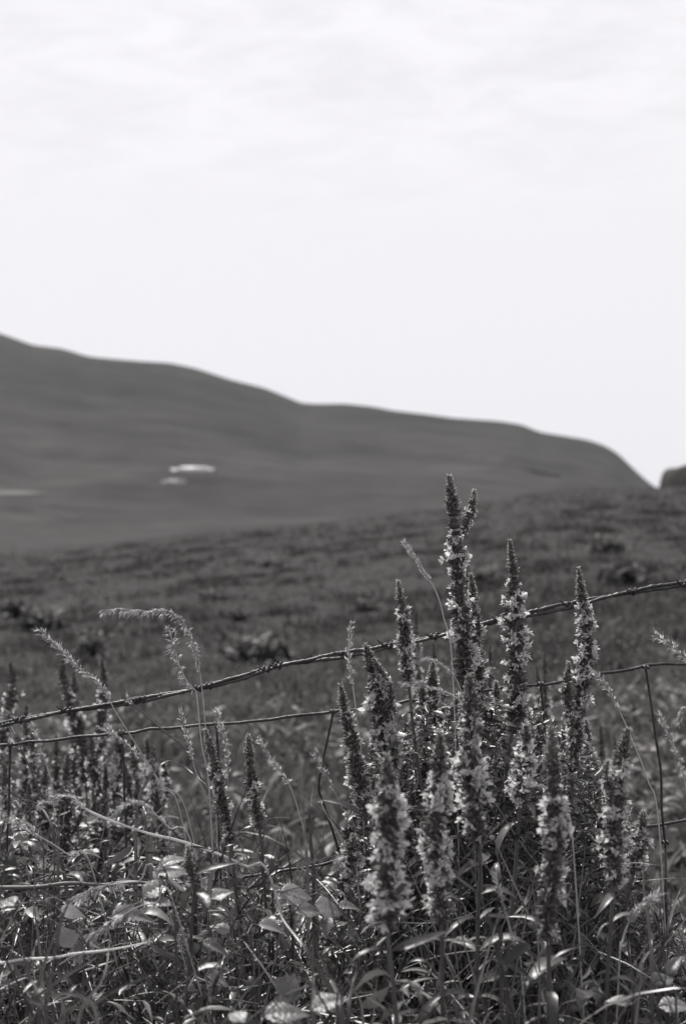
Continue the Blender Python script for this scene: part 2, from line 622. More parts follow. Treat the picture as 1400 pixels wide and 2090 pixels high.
ang = np.linspace(0, 2 * PI, 73)
rad = np.array([0.0, 200, 600, 2000, 4000, 7000])
grid_obj('ground', np.outer(rad, np.cos(ang)), np.outer(rad, np.sin(ang)), np.full((len(rad), 73), -46.0), M['hill'])

RIDGE = np.array([(-3000, 520), (-1800, 470), (-1000, 500), (-500, 575), (-200, 630), (0, 680), (70, 705), (130, 712), (180, 728), (230, 733), (290, 738), (345, 741), (400, 752), (470, 775), (540, 792), (580, 808), (615, 823), (650, 825), (700, 824), (760, 830), (800, 838), (870, 846), (920, 853), (960, 856), (1020, 860), (1065, 867), (1100, 882), (1150, 890), (1195, 897), (1230, 908), (1260, 925), (1290, 955), (1320, 982), (1345, 1000), (1420, 1030), (1800, 1060), (3000, 1080)])
_rx = np.linspace(-3000, 3000, 6001)
_ry = np.interp(_rx, RIDGE[:, 0], RIDGE[:, 1])
_kk = np.exp(-0.5 * (np.arange(-40, 41) / 8.0) ** 2)
_ry = np.convolve(np.pad(_ry, 40, mode='edge'), _kk / _kk.sum(), mode='valid')
RIDGE = np.stack((_rx, _ry), 1)
Y0, Y1 = 380.0, 1800.0


def hill_z(px, Y):
    px = np.asarray(px, float)
    Y = np.asarray(Y, float)
    zr = CAM_Z - (np.interp(px, RIDGE[:, 0], RIDGE[:, 1]) - 1000.0) / F * Y1
    t = np.clip((Y - Y0) / (Y1 - Y0), 0, 1)
    s = 0.30 * t ** 1.4 + 0.70 * np.clip((t - 0.25) / 0.75, 0, 1) ** 1.25
    z = -31 + (zr + 31) * s
    X = (px - 700) / F * Y
    und = 7.0 * land_noise(X, Y, 0.006, 1.0) + 1.2 * land_noise(X, Y, 0.02, 4.0)
    z = z + und * np.clip(t * 3, 0, 1) * np.clip((1 - t) * 4, 0, 1)
    return z


hp = np.concatenate((np.linspace(-3000, -120, 40), np.linspace(-100, 1450, 220), np.linspace(1480, 3000, 24)))
hy = np.concatenate((np.linspace(Y0 - 80, Y1, 120), [Y1 + 60, Y1 + 200, Y1 + 500, Y1 + 900]))
HP, HY = np.meshgrid(hp, hy)
HZ = hill_z(HP, np.minimum(HY, Y1))
HZ -= np.clip(HY - Y1, 0, None) * 0.3
HZ[0] -= 20
grid_obj('hills', (HP - 700) / F * HY, HY, HZ, M['hill'])


def on_hill(px, py):
    """the point of the hillside seen at a pixel (first hit along the ray)."""
    Y = np.linspace(Y0, Y1, 3000)
    z = hill_z(np.full_like(Y, px), Y)
    ray = CAM_Z - (py - 1000.0) / F * Y
    k = np.argmax(z >= ray)
    return np.array(((px - 700) / F * Y[k], Y[k], z[k]))


def on_meadow(px, py):
    Y = np.linspace(3.0, CREST + 20, 6000)
    X = (px - 700) / F * Y
    z = meadow_z(X, Y)
    ray = CAM_Z - (py - 1000.0) / F * Y
    k = np.argmax(z >= ray)
    return np.array((X[k], Y[k], z[k]))


# the knoll at the right edge, beyond the crest of the meadow
kx, ky = (1530 - 700) / F * 150, 150.0
th = np.linspace(0, 2 * PI, 97)
rr = 1 - np.linspace(1, 0, 40) ** 2
TH, RR = np.meshgrid(th, rr)
rx, ry = (1530 - 1342) / F * 150, 14.0
KX = kx + rx * RR * np.cos(TH)
KY = ky + ry * RR * np.sin(TH)
top = CAM_Z + 51 / F * 150
KZ = (top + 9) * (1 - 0.02 * RR ** 2 - 0.98 * RR ** 34) - 9 + 0.22 * land_noise(KX, KY, 0.7, 3.0) - 0.7 * np.clip((kx - KX) / rx - 0.80, 0, 1) ** 1.2 * 3
KZ -= 1.1 * np.clip((KX - kx) / rx + 0.15, 0, 2) ** 2 + 0.9 * ((KY - ky) / ry) ** 2 + 0.25 * land_noise(KX, KY, 0.25, 6.0) * RR
KZ[:, -1] = KZ[:, 0]
grid_obj('hill', KX, KY, KZ, M['knoll'])

# pale stubble field on the lower hillside at the left
fg = []
for a_ in np.linspace(-260, 100, 30):
    u = (a_ + 260) / 360
    hgt = (9 + 2.5 * math.sin(u * 9) + 1.5 * math.sin(u * 23)) * max(0.03, 1 - max(0, (u - 0.45) / 0.55) ** 1.3)
    fg.append([on_hill(a_, 1004 + 4 * u + hgt * q) + np.array((0, 0, 0.5)) for q in np.linspace(1, -1, 7)])
fg = np.array(fg)
grid_obj('field', fg[:, :, 0], fg[:, :, 1], fg[:, :, 2], M['pale_field'])


# hedge banks on the far land
def hedge(pts, h, wd, label):
    h *= 0.35
    P = spline([on_hill(*p) for p in pts], 60)
    rng = np.random.default_rng(int(abs(pts[0][0]) + pts[0][1]))
    mb = MB()
    prof = [(-1, -0.3), (-0.95, 0.45), (-0.5, 0.95), (0.1, 1.05), (0.6, 0.85), (1, 0.3), (1, -0.3)]
    T = nrm(np.gradient(P, axis=0))
    S = nrm(np.cross(T, (0, 0, 1)))
    V = []
    for i in range(60):
        k = 0.7 + 0.5 * rng.random()
        for a_, b_ in prof:
            V.append(P[i] + S[i] * a_ * wd * (0.8 + 0.4 * rng.random()) + np.array((0, 0, b_ * h * k)))
    n = len(prof)
    mb.add(V, [(i * n + j, i * n + j + 1, (i + 1) * n + j + 1, (i + 1) * n + j) for i in range(59) for j in range(n - 1)])
    b = P[30]
    tag(mb.build('hedge', M['hedge'], base=b), label, 'hedge', 'hedges on the far slopes')


hedge([(30, 1121), (90, 1119), (150, 1121), (215, 1124)], 2.6, 1.6, 'low dark hedge in the valley just above the meadow edge at left')
hedge([(-60, 1030), (20, 1036), (90, 1046), (160, 1062)], 1.8, 1.5, 'faint hedge slanting down the slope below the pale field')
hedge([(950, 945), (1010, 950), (1070, 957), (1140, 972)], 4.0, 3.0, 'low dark bank curving down the right end of the hill')  # low dark strip following the slope


def gable(root, x0, x1, depth, h, rh, yo, roof_mat, wall_name, roof_name):
    a, b = (x1 - x0) / 2, depth / 2
    cx_ = (x0 + x1) / 2
    m = MB()
    m.add(np.array([(-a, -b, -3), (a, -b, -3), (a, b, -3), (-a, b, -3), (-a, -b, h), (a, -b, h), (a, b, h), (-a, b, h), (-a, 0, h + rh * 0.97), (a, 0, h + rh * 0.97)]) + (cx_, yo, 0),
          [(0, 1, 5, 4), (1, 2, 6, 5), (2, 3, 7, 6), (3, 0, 4, 7), (4, 8, 7, 7), (5, 6, 9, 9)])
    m.build(wall_name, M['white_wall'], root, smooth=False)
    m = MB()
    e, tk = 0.6, 0.25
    for s_ in (-1, 1):
        q_ = [(-a - e, s_ * (b + e), h - 0.3), (a + e, s_ * (b + e), h - 0.3), (a + e, 0, h + rh), (-a - e, 0, h + rh)]
        q2 = [(x, y, z + tk) for x, y, z in q_]
        m.add(np.array(q_ + q2) + (cx_, yo, 0), [(0, 1, 2, 3), (4, 5, 6, 7), (0, 1, 5, 4), (1, 2, 6, 5), (3, 0, 4, 7)])
    m.build(roof_name, roof_mat, root, smooth=False)


def shed(px, py, wpx, depth, wall_h, roof_h, label, roof_mat, tilt):
    p = on_hill(px, py)
    k = 1 / F * p[1]
    r_ = thing('farm_shed', label, 'shed', p, 'sheds on the far hillside')
    r_.rotation_euler.z = tilt
    a = wpx * k / 2
    gable(r_, -a * 0.55, a * 0.72, depth, wall_h, roof_h, 0, roof_mat, 'wall', 'roof')
    gable(r_, -a, -a * 0.56, depth * 0.6, wall_h * 0.3, roof_h * 0.6, -1.0, roof_mat, 'wall', 'roof')
    gable(r_, a * 0.73, a, depth * 0.7, wall_h * 0.6, roof_h * 0.6, 1.0, roof_mat, 'wall', 'roof')


shed(393, 961, 84, 10, 1.2, 1.5, 'long white farm shed, the brightest spot on the far hill', M['white_roof'], R(4))
shed(356, 985, 46, 8, 0.8, 1.0, 'small grey roofed shed on the hill just below the white shed', M['grey_roof'], R(-6))

# ------------------------------------------------------------------ meadow growth
rng = np.random.default_rng(5)
mb = MB()
N = 56000
u = rng.random(N)
Yt = 3.4 * (CREST * 1.02 / 3.4) ** (u ** 0.85)
Xt = (rng.uniform(-1000, 2500, N) - 700) / F * Yt
Zt = meadow_z(Xt, Yt)
patch = 0.7 * land_noise(Xt, Yt, 1.1, 5.0) + 0.45 * land_noise(Xt, Yt, 0.3, 8.0)
keep = rng.random(N) < np.clip(0.66 + 0.28 * patch, 0.2, 1)
Xt, Yt, Zt, patch = Xt[keep], Yt[keep], Zt[keep], patch[keep]
N = len(Xt)
nb = 6
hgt = (0.035 + 0.05 * rng.random(N) ** 1.5 + 0.0008 * Yt) * np.clip(1 + 0.4 * patch, 0.4, 2)
# rough tussocks stand out of the short grass
NT = 700
ty_ = 4.5 * (62 / 4.5) ** (rng.random(NT) ** 0.9)
tx_ = (rng.uniform(-900, 2400, NT) - 700) / F * ty_
kk_ = rng.integers(8, 34, NT)
rep_ = np.repeat(np.arange(NT), kk_)
rad_ = rng.uniform(0.05, 0.3, NT)
ax_ = tx_[rep_] + rng.normal(0, 1, len(rep_)) * rad_[rep_] * 1.3
ay_ = ty_[rep_] + rng.normal(0, 1, len(rep_)) * rad_[rep_]
Xt, Yt = np.concatenate((Xt, ax_)), np.concatenate((Yt, ay_))
Zt = np.concatenate((Zt, meadow_z(ax_, ay_)))
hgt = np.concatenate((hgt, (0.08 + 0.3 * rad_[rep_]) * rng.uniform(0.6, 1.3, len(rep_))))
patch = np.concatenate((patch, np.repeat(rng.normal(-0.4, 0.9, NT), kk_)))
N = len(Xt)
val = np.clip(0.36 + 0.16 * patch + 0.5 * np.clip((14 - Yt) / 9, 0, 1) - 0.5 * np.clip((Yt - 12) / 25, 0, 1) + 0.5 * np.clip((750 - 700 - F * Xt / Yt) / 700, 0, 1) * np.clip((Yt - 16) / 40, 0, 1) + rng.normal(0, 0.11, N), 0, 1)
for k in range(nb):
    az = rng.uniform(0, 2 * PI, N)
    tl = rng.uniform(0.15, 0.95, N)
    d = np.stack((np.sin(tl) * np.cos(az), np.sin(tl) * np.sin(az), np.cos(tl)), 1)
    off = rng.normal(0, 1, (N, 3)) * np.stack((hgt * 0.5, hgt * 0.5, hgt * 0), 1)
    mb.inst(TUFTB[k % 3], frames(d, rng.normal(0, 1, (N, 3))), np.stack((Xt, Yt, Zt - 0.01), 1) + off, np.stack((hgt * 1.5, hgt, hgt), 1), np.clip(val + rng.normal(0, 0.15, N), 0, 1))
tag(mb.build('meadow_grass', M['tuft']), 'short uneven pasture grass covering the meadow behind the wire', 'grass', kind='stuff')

mb = MB()
N = 700
Yt = rng.uniform(3.3, 11, N)
Xt = (rng.uniform(-150, 1550, N) - 700) / F * Yt
ok = (land_noise(Xt, Yt, 1.3, 9.0) + rng.normal(0, 0.3, N)) > 0.1
Xt, Yt = Xt[ok], Yt[ok]
N = len(Xt)
Zt = meadow_z(Xt, Yt) + rng.uniform(0.06, 0.2, N)
mb.inst(HEAD, frames(np.stack((rng.normal(0, 0.2, N), rng.normal(0, 0.2, N), np.ones(N)), 1), rng.normal(0, 1, (N, 3))), np.stack((Xt, Yt, Zt), 1), rng.uniform(0.005, 0.012, N), rng=rng)
for x, y, z in zip(Xt, Yt, Zt):
    mb.tube([(x, y, z - 0.2), (x, y, z)], 0.0012, 3, 0.1, cap=False)
tag(mb.build('meadow_flowers', M['pale_head']), 'scattered pale flower heads in the grass behind the wire', 'wildflowers', kind='stuff')


rw_ = np.random.default_rng(55)
mb = MB()
N = 5200
Yt = rw_.uniform(3.1, 8.5, N)
Xt = (rw_.uniform(-150, 1550, N) - 700) / F * Yt
ok = land_noise(Xt, Yt, 2.2, 4.0) + rw_.normal(0, 0.25, N) > 0.15
Xt, Yt = Xt[ok], Yt[ok]
N = len(Xt)
az = rw_.uniform(0, 2 * PI, N)
d_ = nrm(np.stack((np.cos(az), np.sin(az), rw_.uniform(0.0, 1.4, N)), 1))
for k in range(5):
    sl = slice(k, None, 5)
    mb.inst(LEAF[k], frames(d_[sl], np.tile((0, 0, 1.0), (len(d_[sl]), 1)) + rw_.normal(0, 0.4, (len(d_[sl]), 3))), np.stack((Xt, Yt, meadow_z(Xt, Yt) + rw_.uniform(0.0, 0.16, N)), 1)[sl], rw_.uniform(0.04, 0.12, N)[sl], rng=rw_)
tag(mb.build('meadow_weeds', M['clump']), 'low broad leaves mixed into the nearest meadow grass behind the wire', 'weeds', kind='stuff')


def weed_clump(px, py, wpx, hpx, label, pale=0.3, seed=0, n=130):
    b = on_meadow(px, py)
    q = np.random.default_rng(seed)
    sc = b[1] / F
    rw, rh = wpx * 0.5 * sc, hpx * sc
    r_ = thing('weed_clump', label, 'weed clump', b, 'clumps of weeds in the meadow')
    for nm, mt, cnt in (('leaves', M['dark_clump'], n), ('pale_leaves', M['clump'], int(n * pale * 0.4) + 4)):
        m = MB()
        az = q.uniform(0, 2 * PI, cnt)
        tl = q.uniform(0.2, 1.25, cnt)
        d = np.stack((np.sin(tl) * np.cos(az), np.sin(tl) * np.sin(az), np.cos(tl)), 1)
        L = q.uniform(0.5, 1.0, cnt) * np.where(tl > 0.7, rw, rh)
        o = np.stack((q.normal(0, 0.35, cnt) * rw, q.normal(0, 0.35, cnt) * rw, np.zeros(cnt)), 1)
        if nm == 'pale_leaves':
            o[:, 2] = rh * q.uniform(0.55, 0.85, cnt)
            L *= 0.55
        for k in range(5):
            s = slice(k, None, 5)
            m.inst(LEAF[k], frames(d[s], np.tile((0, 0, 1.0), (len(d[s]), 1)) + q.normal(0, 0.3, (len(d[s]), 3))), o[s], np.stack((L[s] * 1.0, L[s], L[s]), 1), rng=q)
        m.build(nm, mt, r_)


weed_clump(525, 1352, 150, 58, 'bushy dark weed clump with a pale top just above the middle of the barbed wire', 0.4, 1)
weed_clump(90, 1285, 110, 45, 'pale leaved weed clump near the left edge above the wire', 0.8, 2)
weed_clump(185, 1340, 90, 50, 'dark weed clump behind the drooping grass heads at left', 0.35, 3)
weed_clump(1243, 1128, 70, 36, 'weed clump with a bright pale top high on the right of the meadow', 0.8, 4)
weed_clump(1275, 1195, 110, 48, 'broad dark clump above the barbed wire right of the bent flower spike', 0.15, 5)
weed_clump(555, 1158, 55, 20, 'small dark clump far up the meadow above the middle wire', 0.2, 6, 90)
weed_clump(745, 1248, 70, 30, 'dark clump in the meadow left of the thin upright flower spike', 0.15, 7, 100)
weed_clump(490, 1268, 30, 34, 'narrow dark clump right of the arching grass head', 0.1, 8, 70)
weed_clump(985, 1195, 90, 42, 'dark clump with pale leaves between the two tallest flower spikes', 0.6, 9)
weed_clump(35, 1262, 60, 50, 'dark clump at the very left edge of the meadow', 0.1, 10, 90)
weed_clump(420, 1222, 60, 16, 'low flat dark clump above the arching grass head', 0.25, 11, 70)

# ------------------------------------------------------------------ fence wires
WIRE_D, NET_D = 2.12, 2.22


def kink(P, amp, seed, step=6):
    q = np.random.default_rng(seed)
    n = len(P)
    k = max(4, n // step)
    for a_ in (0, 2):
        P[:, a_] += np.interp(np.arange(n), np.linspace(0, n - 1, k), q.normal(0, amp, k))
    return P


bw_pts = [(-500, 1560), (-250, 1525), (-60, 1495), (0, 1480), (80, 1461), (180, 1446), (270, 1432), (350, 1416), (420, 1402), (500, 1381), (570, 1360), (640, 1346), (720, 1333), (800, 1318), (900, 1296), (980, 1276), (1080, 1253), (1180, 1233), (1230, 1219), (1300, 1206), (1360, 1197), (1460, 1180), (1700, 1140), (1950, 1110)]
P = kink(spline([at(x, y, WIRE_D) for x, y in bw_pts], 700), 0.0006, 3, 9)
b0 = P[350].copy()
bwire = thing('barbed_wire', 'rusty twisted barbed wire rising across the frame above the netting', 'barbed wire', b0)
S = arclen(P)
T = nrm(np.gradient(P, axis=0))
sd_ = nrm(np.cross(T, (0, 0, 1)))
upv = np.cross(sd_, T)
qr = np.random.default_rng(8)
loose = 0.0023 + 0.0034 * np.interp(S, np.linspace(0, S[-1], 30), qr.random(30)) ** 3
twist = S * 2 * PI / 0.42 + 0.7 * np.sin(S * 9)
for k in (0, 1):
    a_ = twist + k * PI
    Q = P + loose[:, None] * (np.cos(a_)[:, None] * sd_ * 0.8 + np.sin(a_)[:, None] * upv)
    m = MB()
    m.tube(Q, 0.0022 + 0.0013 * qr.random(len(Q)) ** 2, 7)
    m.build('strand', M['wire'], bwire, b0)
for bx, sz in ((-70, 1), (40, 0.8), (140, 1), (272, 1.1), (290, 0.8), (405, 1), (428, 0.8), (545, 1.0), (570, 0.9), (703, 1.1), (793, 1.2), (885, 0.9), (1018, 0.9), (1163, 1.2), (1290, 0.6), (1395, 0.9), (1480, 1)):
    i = int(np.argmin(np.abs(700 + F * P[:, 0] / P[:, 1] - bx)))
    m = MB()
    c = P[i]
    hl = []
    tn = np.linspace(0, 1.3 * 2 * PI, 20)
    for t_ in tn:
        hl.append(c + T[i] * ((t_ / tn[-1] - 0.5) * 0.010) + 0.0048 * (math.cos(t_) * sd_[i] + math.sin(t_) * upv[i]))
    hl = np.array(hl)
    e0 = hl[0] + (nrm(hl[0] - c) * 0.6 + upv[i] * qr.uniform(0.5, 1.2) + sd_[i] * qr.normal(0, 0.5) - T[i] * 0.3) * 0.0115 * sz
    e1 = hl[-1] + (nrm(hl[-1] - c) * 0.4 - upv[i] * qr.uniform(0.4, 1.2) + sd_[i] * qr.normal(0, 0.5) + T[i] * 0.4) * 0.0125 * sz
    Q = np.vstack((e0, hl[0] * 0.6 + e0 * 0.4, hl, hl[-1] * 0.6 + e1 * 0.4, e1))
    rd = np.full(len(Q), 0.0017)
    rd[0] = rd[-1] = 0.0007
    m.tube(Q, rd, 6)
    m.build('barb', M['barb'], bwire, b0)

nt1 = [(-500, 1560), (-250, 1540), (-60, 1528), (0, 1522), (90, 1510), (170, 1501), (250, 1496), (330, 1488), (445, 1479), (560, 1468), (670, 1455), (780, 1440), (900, 1424), (1000, 1408), (1100, 1397), (1160, 1390), (1250, 1372), (1320, 1363), (1400, 1355), (1480, 1345), (1700, 1320), (1950, 1295)]
nt2 = [(-500, 1850), (-60, 1822), (100, 1812), (300, 1806), (445, 1795), (640, 1768), (830, 1738), (1000, 1716), (1180, 1702), (1320, 1686), (1400, 1672), (1480, 1662), (1950, 1610)]
N1 = kink(spline([at(x, y, NET_D) for x, y in nt1], 500), 0.0017, 4, 7)
N2 = kink(spline([at(x, y, NET_D) for x, y in nt2], 500), 0.0017, 5, 7)
N3 = N2 + np.array((0, 0, -0.26))
nb0 = N1[250].copy()
net = thing('wire_netting', 'sagging square wire stock netting hung below the barbed wire', 'wire fence', nb0)
for Pn in (N1, N2, N3):
    m = MB()
    m.tube(Pn, 0.0023 + 0.0005 * qr.random(len(Pn)), 6)
    m.build('line_wire', M['net'], net, nb0)
stays = [[(-230, 1538), (-228, 1830)], [(20, 1520), (17, 1660), (12, 1818)], [(250, 1496), (258, 1640), (262, 1807)], [(445, 1479), (449, 1640), (450, 1795)],
         [(680, 1454), (650, 1590), (664, 1650), (700, 1758)], [(885, 1427), (880, 1580), (882, 1732)], [(1103, 1397), (1118, 1560), (1130, 1706)], [(1315, 1364), (1343, 1550), (1357, 1720)], [(1560, 1335), (1575, 1500), (1580, 1650)]]
for st in stays:
    Q = kink(spline([at(x, y, NET_D - 0.005) for x, y in st], 40), 0.0012, int(st[0][0] + 300), 6)
    m = MB()
    m.tube(Q, 0.0020, 6)
    for e in (Q[0], Q[-1]):                   # the knot where the stay wraps the line wire
        tn = np.linspace(0, 1.5 * 2 * PI, 18)
        m.tube([e + np.array(((t_ / tn[-1] - 0.5) * 0.008, 0.0042 * math.cos(t_), 0.0042 * math.sin(t_))) for t_ in tn], 0.0019, 5)
    m.tube([Q[-1], Q[-1] + np.array((0.004, 0, -0.27))], 0.0022, 5)
    m.build('stay_wire', M['net'], net, nb0)


# ------------------------------------------------------------------ flowering plants
def spike_into(P, s_end, halfw, bloom, q, B, PT, HR, detail=1.0, tip=1.0):
    """buds, bracts, petals and hairs of one flower spike along P (tip first) from the tip to arc length s_end."""
    S = arclen(P)
    s = 0.002
    ph0 = q.uniform(0, 6, 4)
    tipL = min(0.15 * s_end + 0.009, 0.045)
    while s < s_end:
        t = s / s_end
        young = s < tipL
        if young:
            Rr = halfw * (0.22 + 0.33 * (s / tipL) ** 0.9) * tip
        else:
            Rr = halfw * min(1.0, 0.62 + 0.38 * (s - tipL) / (0.18 * s_end)) * q.uniform(0.65, 1.2)
        if t > 0.85:
            Rr *= 1 - (t - 0.85) * 1.8
        c = along(P, S, s)
        Tn = nrm(along(P, S, max(0, s - 0.004)) - along(P, S, min(S[-1], s + 0.004)))
        e1 = nrm(np.cross(Tn, (0.2, 0.9, 0.3)))
        e2 = np.cross(Tn, e1)
        k = max(2, int(round((7 if young else 6) * detail)))
        ph = q.uniform(0, 2 * PI)
        gap = (not young) and q.random() < 0.2
        for i in range(k):
            a_ = ph + 2 * PI * i / k + q.normal(0, 0.3)
            o = math.cos(a_) * e1 + math.sin(a_) * e2
            if young:
                u_ = s / tipL
                dr = nrm(o * (0.4 + 0.6 * u_) + Tn * (1.15 - 0.6 * u_))
                B[0].append((c + o * 0.001, nrm(dr + q.normal(0, 0.2, 3)), Rr * q.uniform(0.6, 1.1), Rr * 0.20, 0))
                B[1].append((c, nrm(dr + o * 0.3 + q.normal(0, 0.2, 3)), Rr * q.uniform(0.9, 1.5), Tn))
                if q.random() < 0.9:
                    hb = c + dr * Rr * q.uniform(0.7, 1.15)
                    for _ in range(3):
                        HR.append((hb, nrm(o + Tn * q.uniform(-0.2, 1.0) + q.normal(0, 0.4, 3)), 0.0034 * q.uniform(0.5, 1.3)))
                continue
            B[1].append((c, nrm(o * 0.9 + Tn * q.uniform(0.1, 0.8) + q.normal(0, 0.2, 3)), Rr * q.uniform(0.5, 0.95), Tn))
            # flowers come in patches round the spike
            pa = math.sin(a_ + ph0[0] + s * 95) + math.sin(2 * a_ + ph0[1] - s * 150) + math.sin(s * 260 + ph0[2])
            op = q.random() < min(1.0, bloom(t) * 1.5 * (0.30 + 0.62 * max(0.0, pa))) and not gap
            nc = 3 + int(q.random() * 2.4 * detail)
            for j in range(nc):
                dr = nrm(o + Tn * q.uniform(-0.1, 1.0) + q.normal(0, 0.36, 3))
                Lc = Rr * q.uniform(0.42, 0.72)
                B[0].append((c + o * 0.0015, dr, Lc, Rr * 0.07 + 0.0004, 1))
                if op and q.random() < 0.7:
                    tip = c + dr * Lc * 0.92
                    x1 = nrm(np.cross(dr, q.normal(0, 1, 3)))
                    x2 = np.cross(dr, x1)
                    n6 = 5 if detail > 0.8 else 4
                    for g in range(n6):
                        b_ = 2 * PI * g / n6 + q.normal(0, 0.35)
                        r2 = math.cos(b_) * x1 + math.sin(b_) * x2
                        PT.append((tip, nrm(dr + r2 * q.uniform(0.2, 1.0)), Rr * q.uniform(0.26, 0.46), dr - r2))
                elif q.random() < 0.35:
                    HR.append((c + dr * Lc, nrm(dr + q.normal(0, 0.5, 3)), 0.004 * q.uniform(0.6, 1.4)))
        s += (0.0034 if young else 0.0072) * (halfw / 0.024) ** 0.6 * q.uniform(0.75, 1.25) / max(0.6, detail)


def emit_spike(B, PT, HR, q, root, base, fine=True):
    m = MB()
    for kind in (0, 1):
        L = [b for b in B[0] if b[4] == kind]
        if L:
            d = np.array([b[1] for b in L])
            m.inst(BUD, frames(d, q.normal(0, 1, d.shape)), np.array([b[0] for b in L]), np.array([(b[3], b[2], b[3]) for b in L]), rng=q)
    d = np.array([b[1] for b in B[1]])
    o = np.array([b[0] for b in B[1]])
    L = np.array([b[2] for b in B[1]])
    n_ = np.array([b[3] for b in B[1]])
    for k in range(3):
        s = slice(k, None, 3)
        m.inst(BRACT[k], frames(d[s], n_[s]), o[s], L[s], rng=q)
    fs = m.build('flower_spike', M['bud'], root, base)
    if len(PT) > 30:
        m = MB()
        d = np.array([b[1] for b in PT])
        o = np.array([b[0] for b in PT])
        L = np.array([b[2] for b in PT])
        n_ = np.array([b[3] for b in PT])
        for k in range(5):
            s = slice(k, None, 5)
            m.inst(PETAL[k], frames(d[s], n_[s]), o[s], L[s], rng=q)
        m.build('petals', M['petal'], fs, base)
        bpy.context.view_layer.objects.active = None
    if HR and fine:
        m = MB()
        d = np.array([b[1] for b in HR])
        o = np.array([b[0] for b in HR])
        L = np.array([b[2] for b in HR])
        m.inst(HAIR, frames(d, q.normal(0, 1, d.shape)), o, np.stack((np.full(len(L), 0.0010), L, L), 1), rng=q)
        m.build('hairs', M['hair'], fs, base)
    return fs


def leaves_on(P, z_hi, z_lo, step, length, q, mb_, droop=True):
    S = arclen(P)
    acc = 0.0
    ph = q.uniform(0, PI)
    items = []
    s = 0.0
    while s < S[-1]:
        c = along(P, S, s)
        if z_lo < c[2] < z_hi:
            for g in (0, 1):
                if q.random() < 0.12:
                    continue
                a_ = ph + g * PI + q.normal(0, 0.25)
                d = nrm(np.array((math.cos(a_), math.sin(a_), q.uniform(0.0, 0.8))))
                items.append((c, d, length * q.uniform(0.55, 1.15)))
            ph += PI / 2 + q.normal(0, 0.2)
        s += step * q.uniform(0.7, 1.3)
    if items:
        d = np.array([i[1] for i in items])
        o = np.array([i[0] for i in items])
        L = np.array([i[2] for i in items])
        up = np.tile((0.0, 0.0, 1.0), (len(d), 1)) + q.normal(0, 0.3, d.shape)
        for k in range(5):
            s_ = slice(k, None, 5)
            mb_.inst(NARROW[(0, 1, 3, 4, 5)[k]], frames(d[s_], up[s_]), o[s_], L[s_], rng=q)
    return len(items)


def flower_plant(label, path, d, s_end_py, halfpx, bloom, seed, group=None, shoots=(), detail=1.0, leaf=0.062, leaf_top=None, stem_r=0.0027, tip=0.9):
    """path: pixels from the tip down; the stem runs on to the ground."""
    q = np.random.default_rng(seed)
    q_ = np.random.default_rng(seed + 5000)
    pts = [at(x + (q_.normal(0, 3.5) if i else 0), y, d + (q_.normal(0, 0.006) if i else 0)) for i, (x, y) in enumerate(path)]
    g = pts[-1].copy()
    k = max(0.0, g[2] - 0.02)
    dr = nrm(pts[-1] - pts[-2])
    gz = float(meadow_z(g[0], g[1]))
    pts.append(np.array((g[0] + dr[0] * k * 0.5, g[1], gz * 0.5 + g[2] * 0.5)))
    pts.append(np.array((g[0] + dr[0] * k * 0.7, g[1] + 0.01, gz - 0.02)))
    P = spline(pts, 120)
    base = P[-1].copy()
    base[2] = gz
    root = thing('flowering_plant', label, 'flower', base, group)
    m = MB()
    S = arclen(P)
    m.tube(P, np.interp(S, [0, 0.05, S[-1]], [0.0012, stem_r * 0.75, stem_r * 1.3]), 6, 0.4)
    pys = [p[1] for p in path]
    s_end = (s_end_py - path[0][1]) / F * d
    s_end = min(s_end * 1.02, S[-1] * 0.95)
    hw = halfpx / F * d
    runs = [(P, s_end, hw, bloom)]
    for sh, hp_ in shoots:
        Q = spline([at(x, y, d - 0.008) for x, y in sh], 40)
        m.tube(Q, np.linspace(0.0009, 0.0018, 40), 5, 0.4)
        runs.append((Q, arclen(Q)[-1] * 0.92, hp_ / F * d, bloom))
    m.build('stem', M['stem'], root, base)
    for Pr, se, h_, bl in runs:
        B, PT, HR = ([], []), [], []
        spike_into(Pr, se, h_, bl, q, B, PT, HR, detail, tip)
        emit_spike(B, PT, HR, q, root, base, detail > 0.8)
    m = MB()
    zt = along(P, S, s_end)[2] + 0.01 if leaf_top is None else leaf_top
    if leaves_on(P, zt, max(gz + 0.08, 0.25), 0.032 / max(0.5, detail), leaf, q, m):
        m.build('leaves', M['leaf'], root, base)
    return root


def bl(a=0.5, lo=0.18, hi=0.85):
    return lambda t: 0.0 if t < lo else (a if t < hi else a * 0.5)


GF = 'flower spikes in front of the wire'
fp = flower_plant
fp('tallest flower spike, with a small side shoot near its dark tip', [(917, 974), (925, 1060), (932, 1180), (940, 1300), (948, 1420), (958, 1700)], 2.0, 1420, 37, bl(0.5, 0.12), 101, GF, shoots=[([(968, 1000), (962, 1040), (944, 1090)], 17)])
fp('slim flower spike touching the tallest one on its right, half its height', [(960, 1172), (966, 1260), (970, 1360), (980, 1480), (990, 1700)], 2.02, 1470, 26, bl(0.35), 102, GF)
fp('second tallest flower spike, fat and pale below a long thin tip', [(1040, 1104), (1050, 1180), (1052, 1300), (1048, 1430), (1035, 1600), (1025, 1760)], 2.0, 1500, 37, bl(0.85, 0.2), 103, GF, tip=0.6)
fp('right hand tall flower spike crossing the wire, its tip bent left', [(1180, 1160), (1192, 1220), (1194, 1320), (1184, 1430), (1178, 1560), (1165, 1750)], 2.0, 1580, 30, bl(0.6, 0.17), 104, GF, tip=0.75, shoots=[([(1160, 1352), (1158, 1420), (1168, 1500)], 22)])
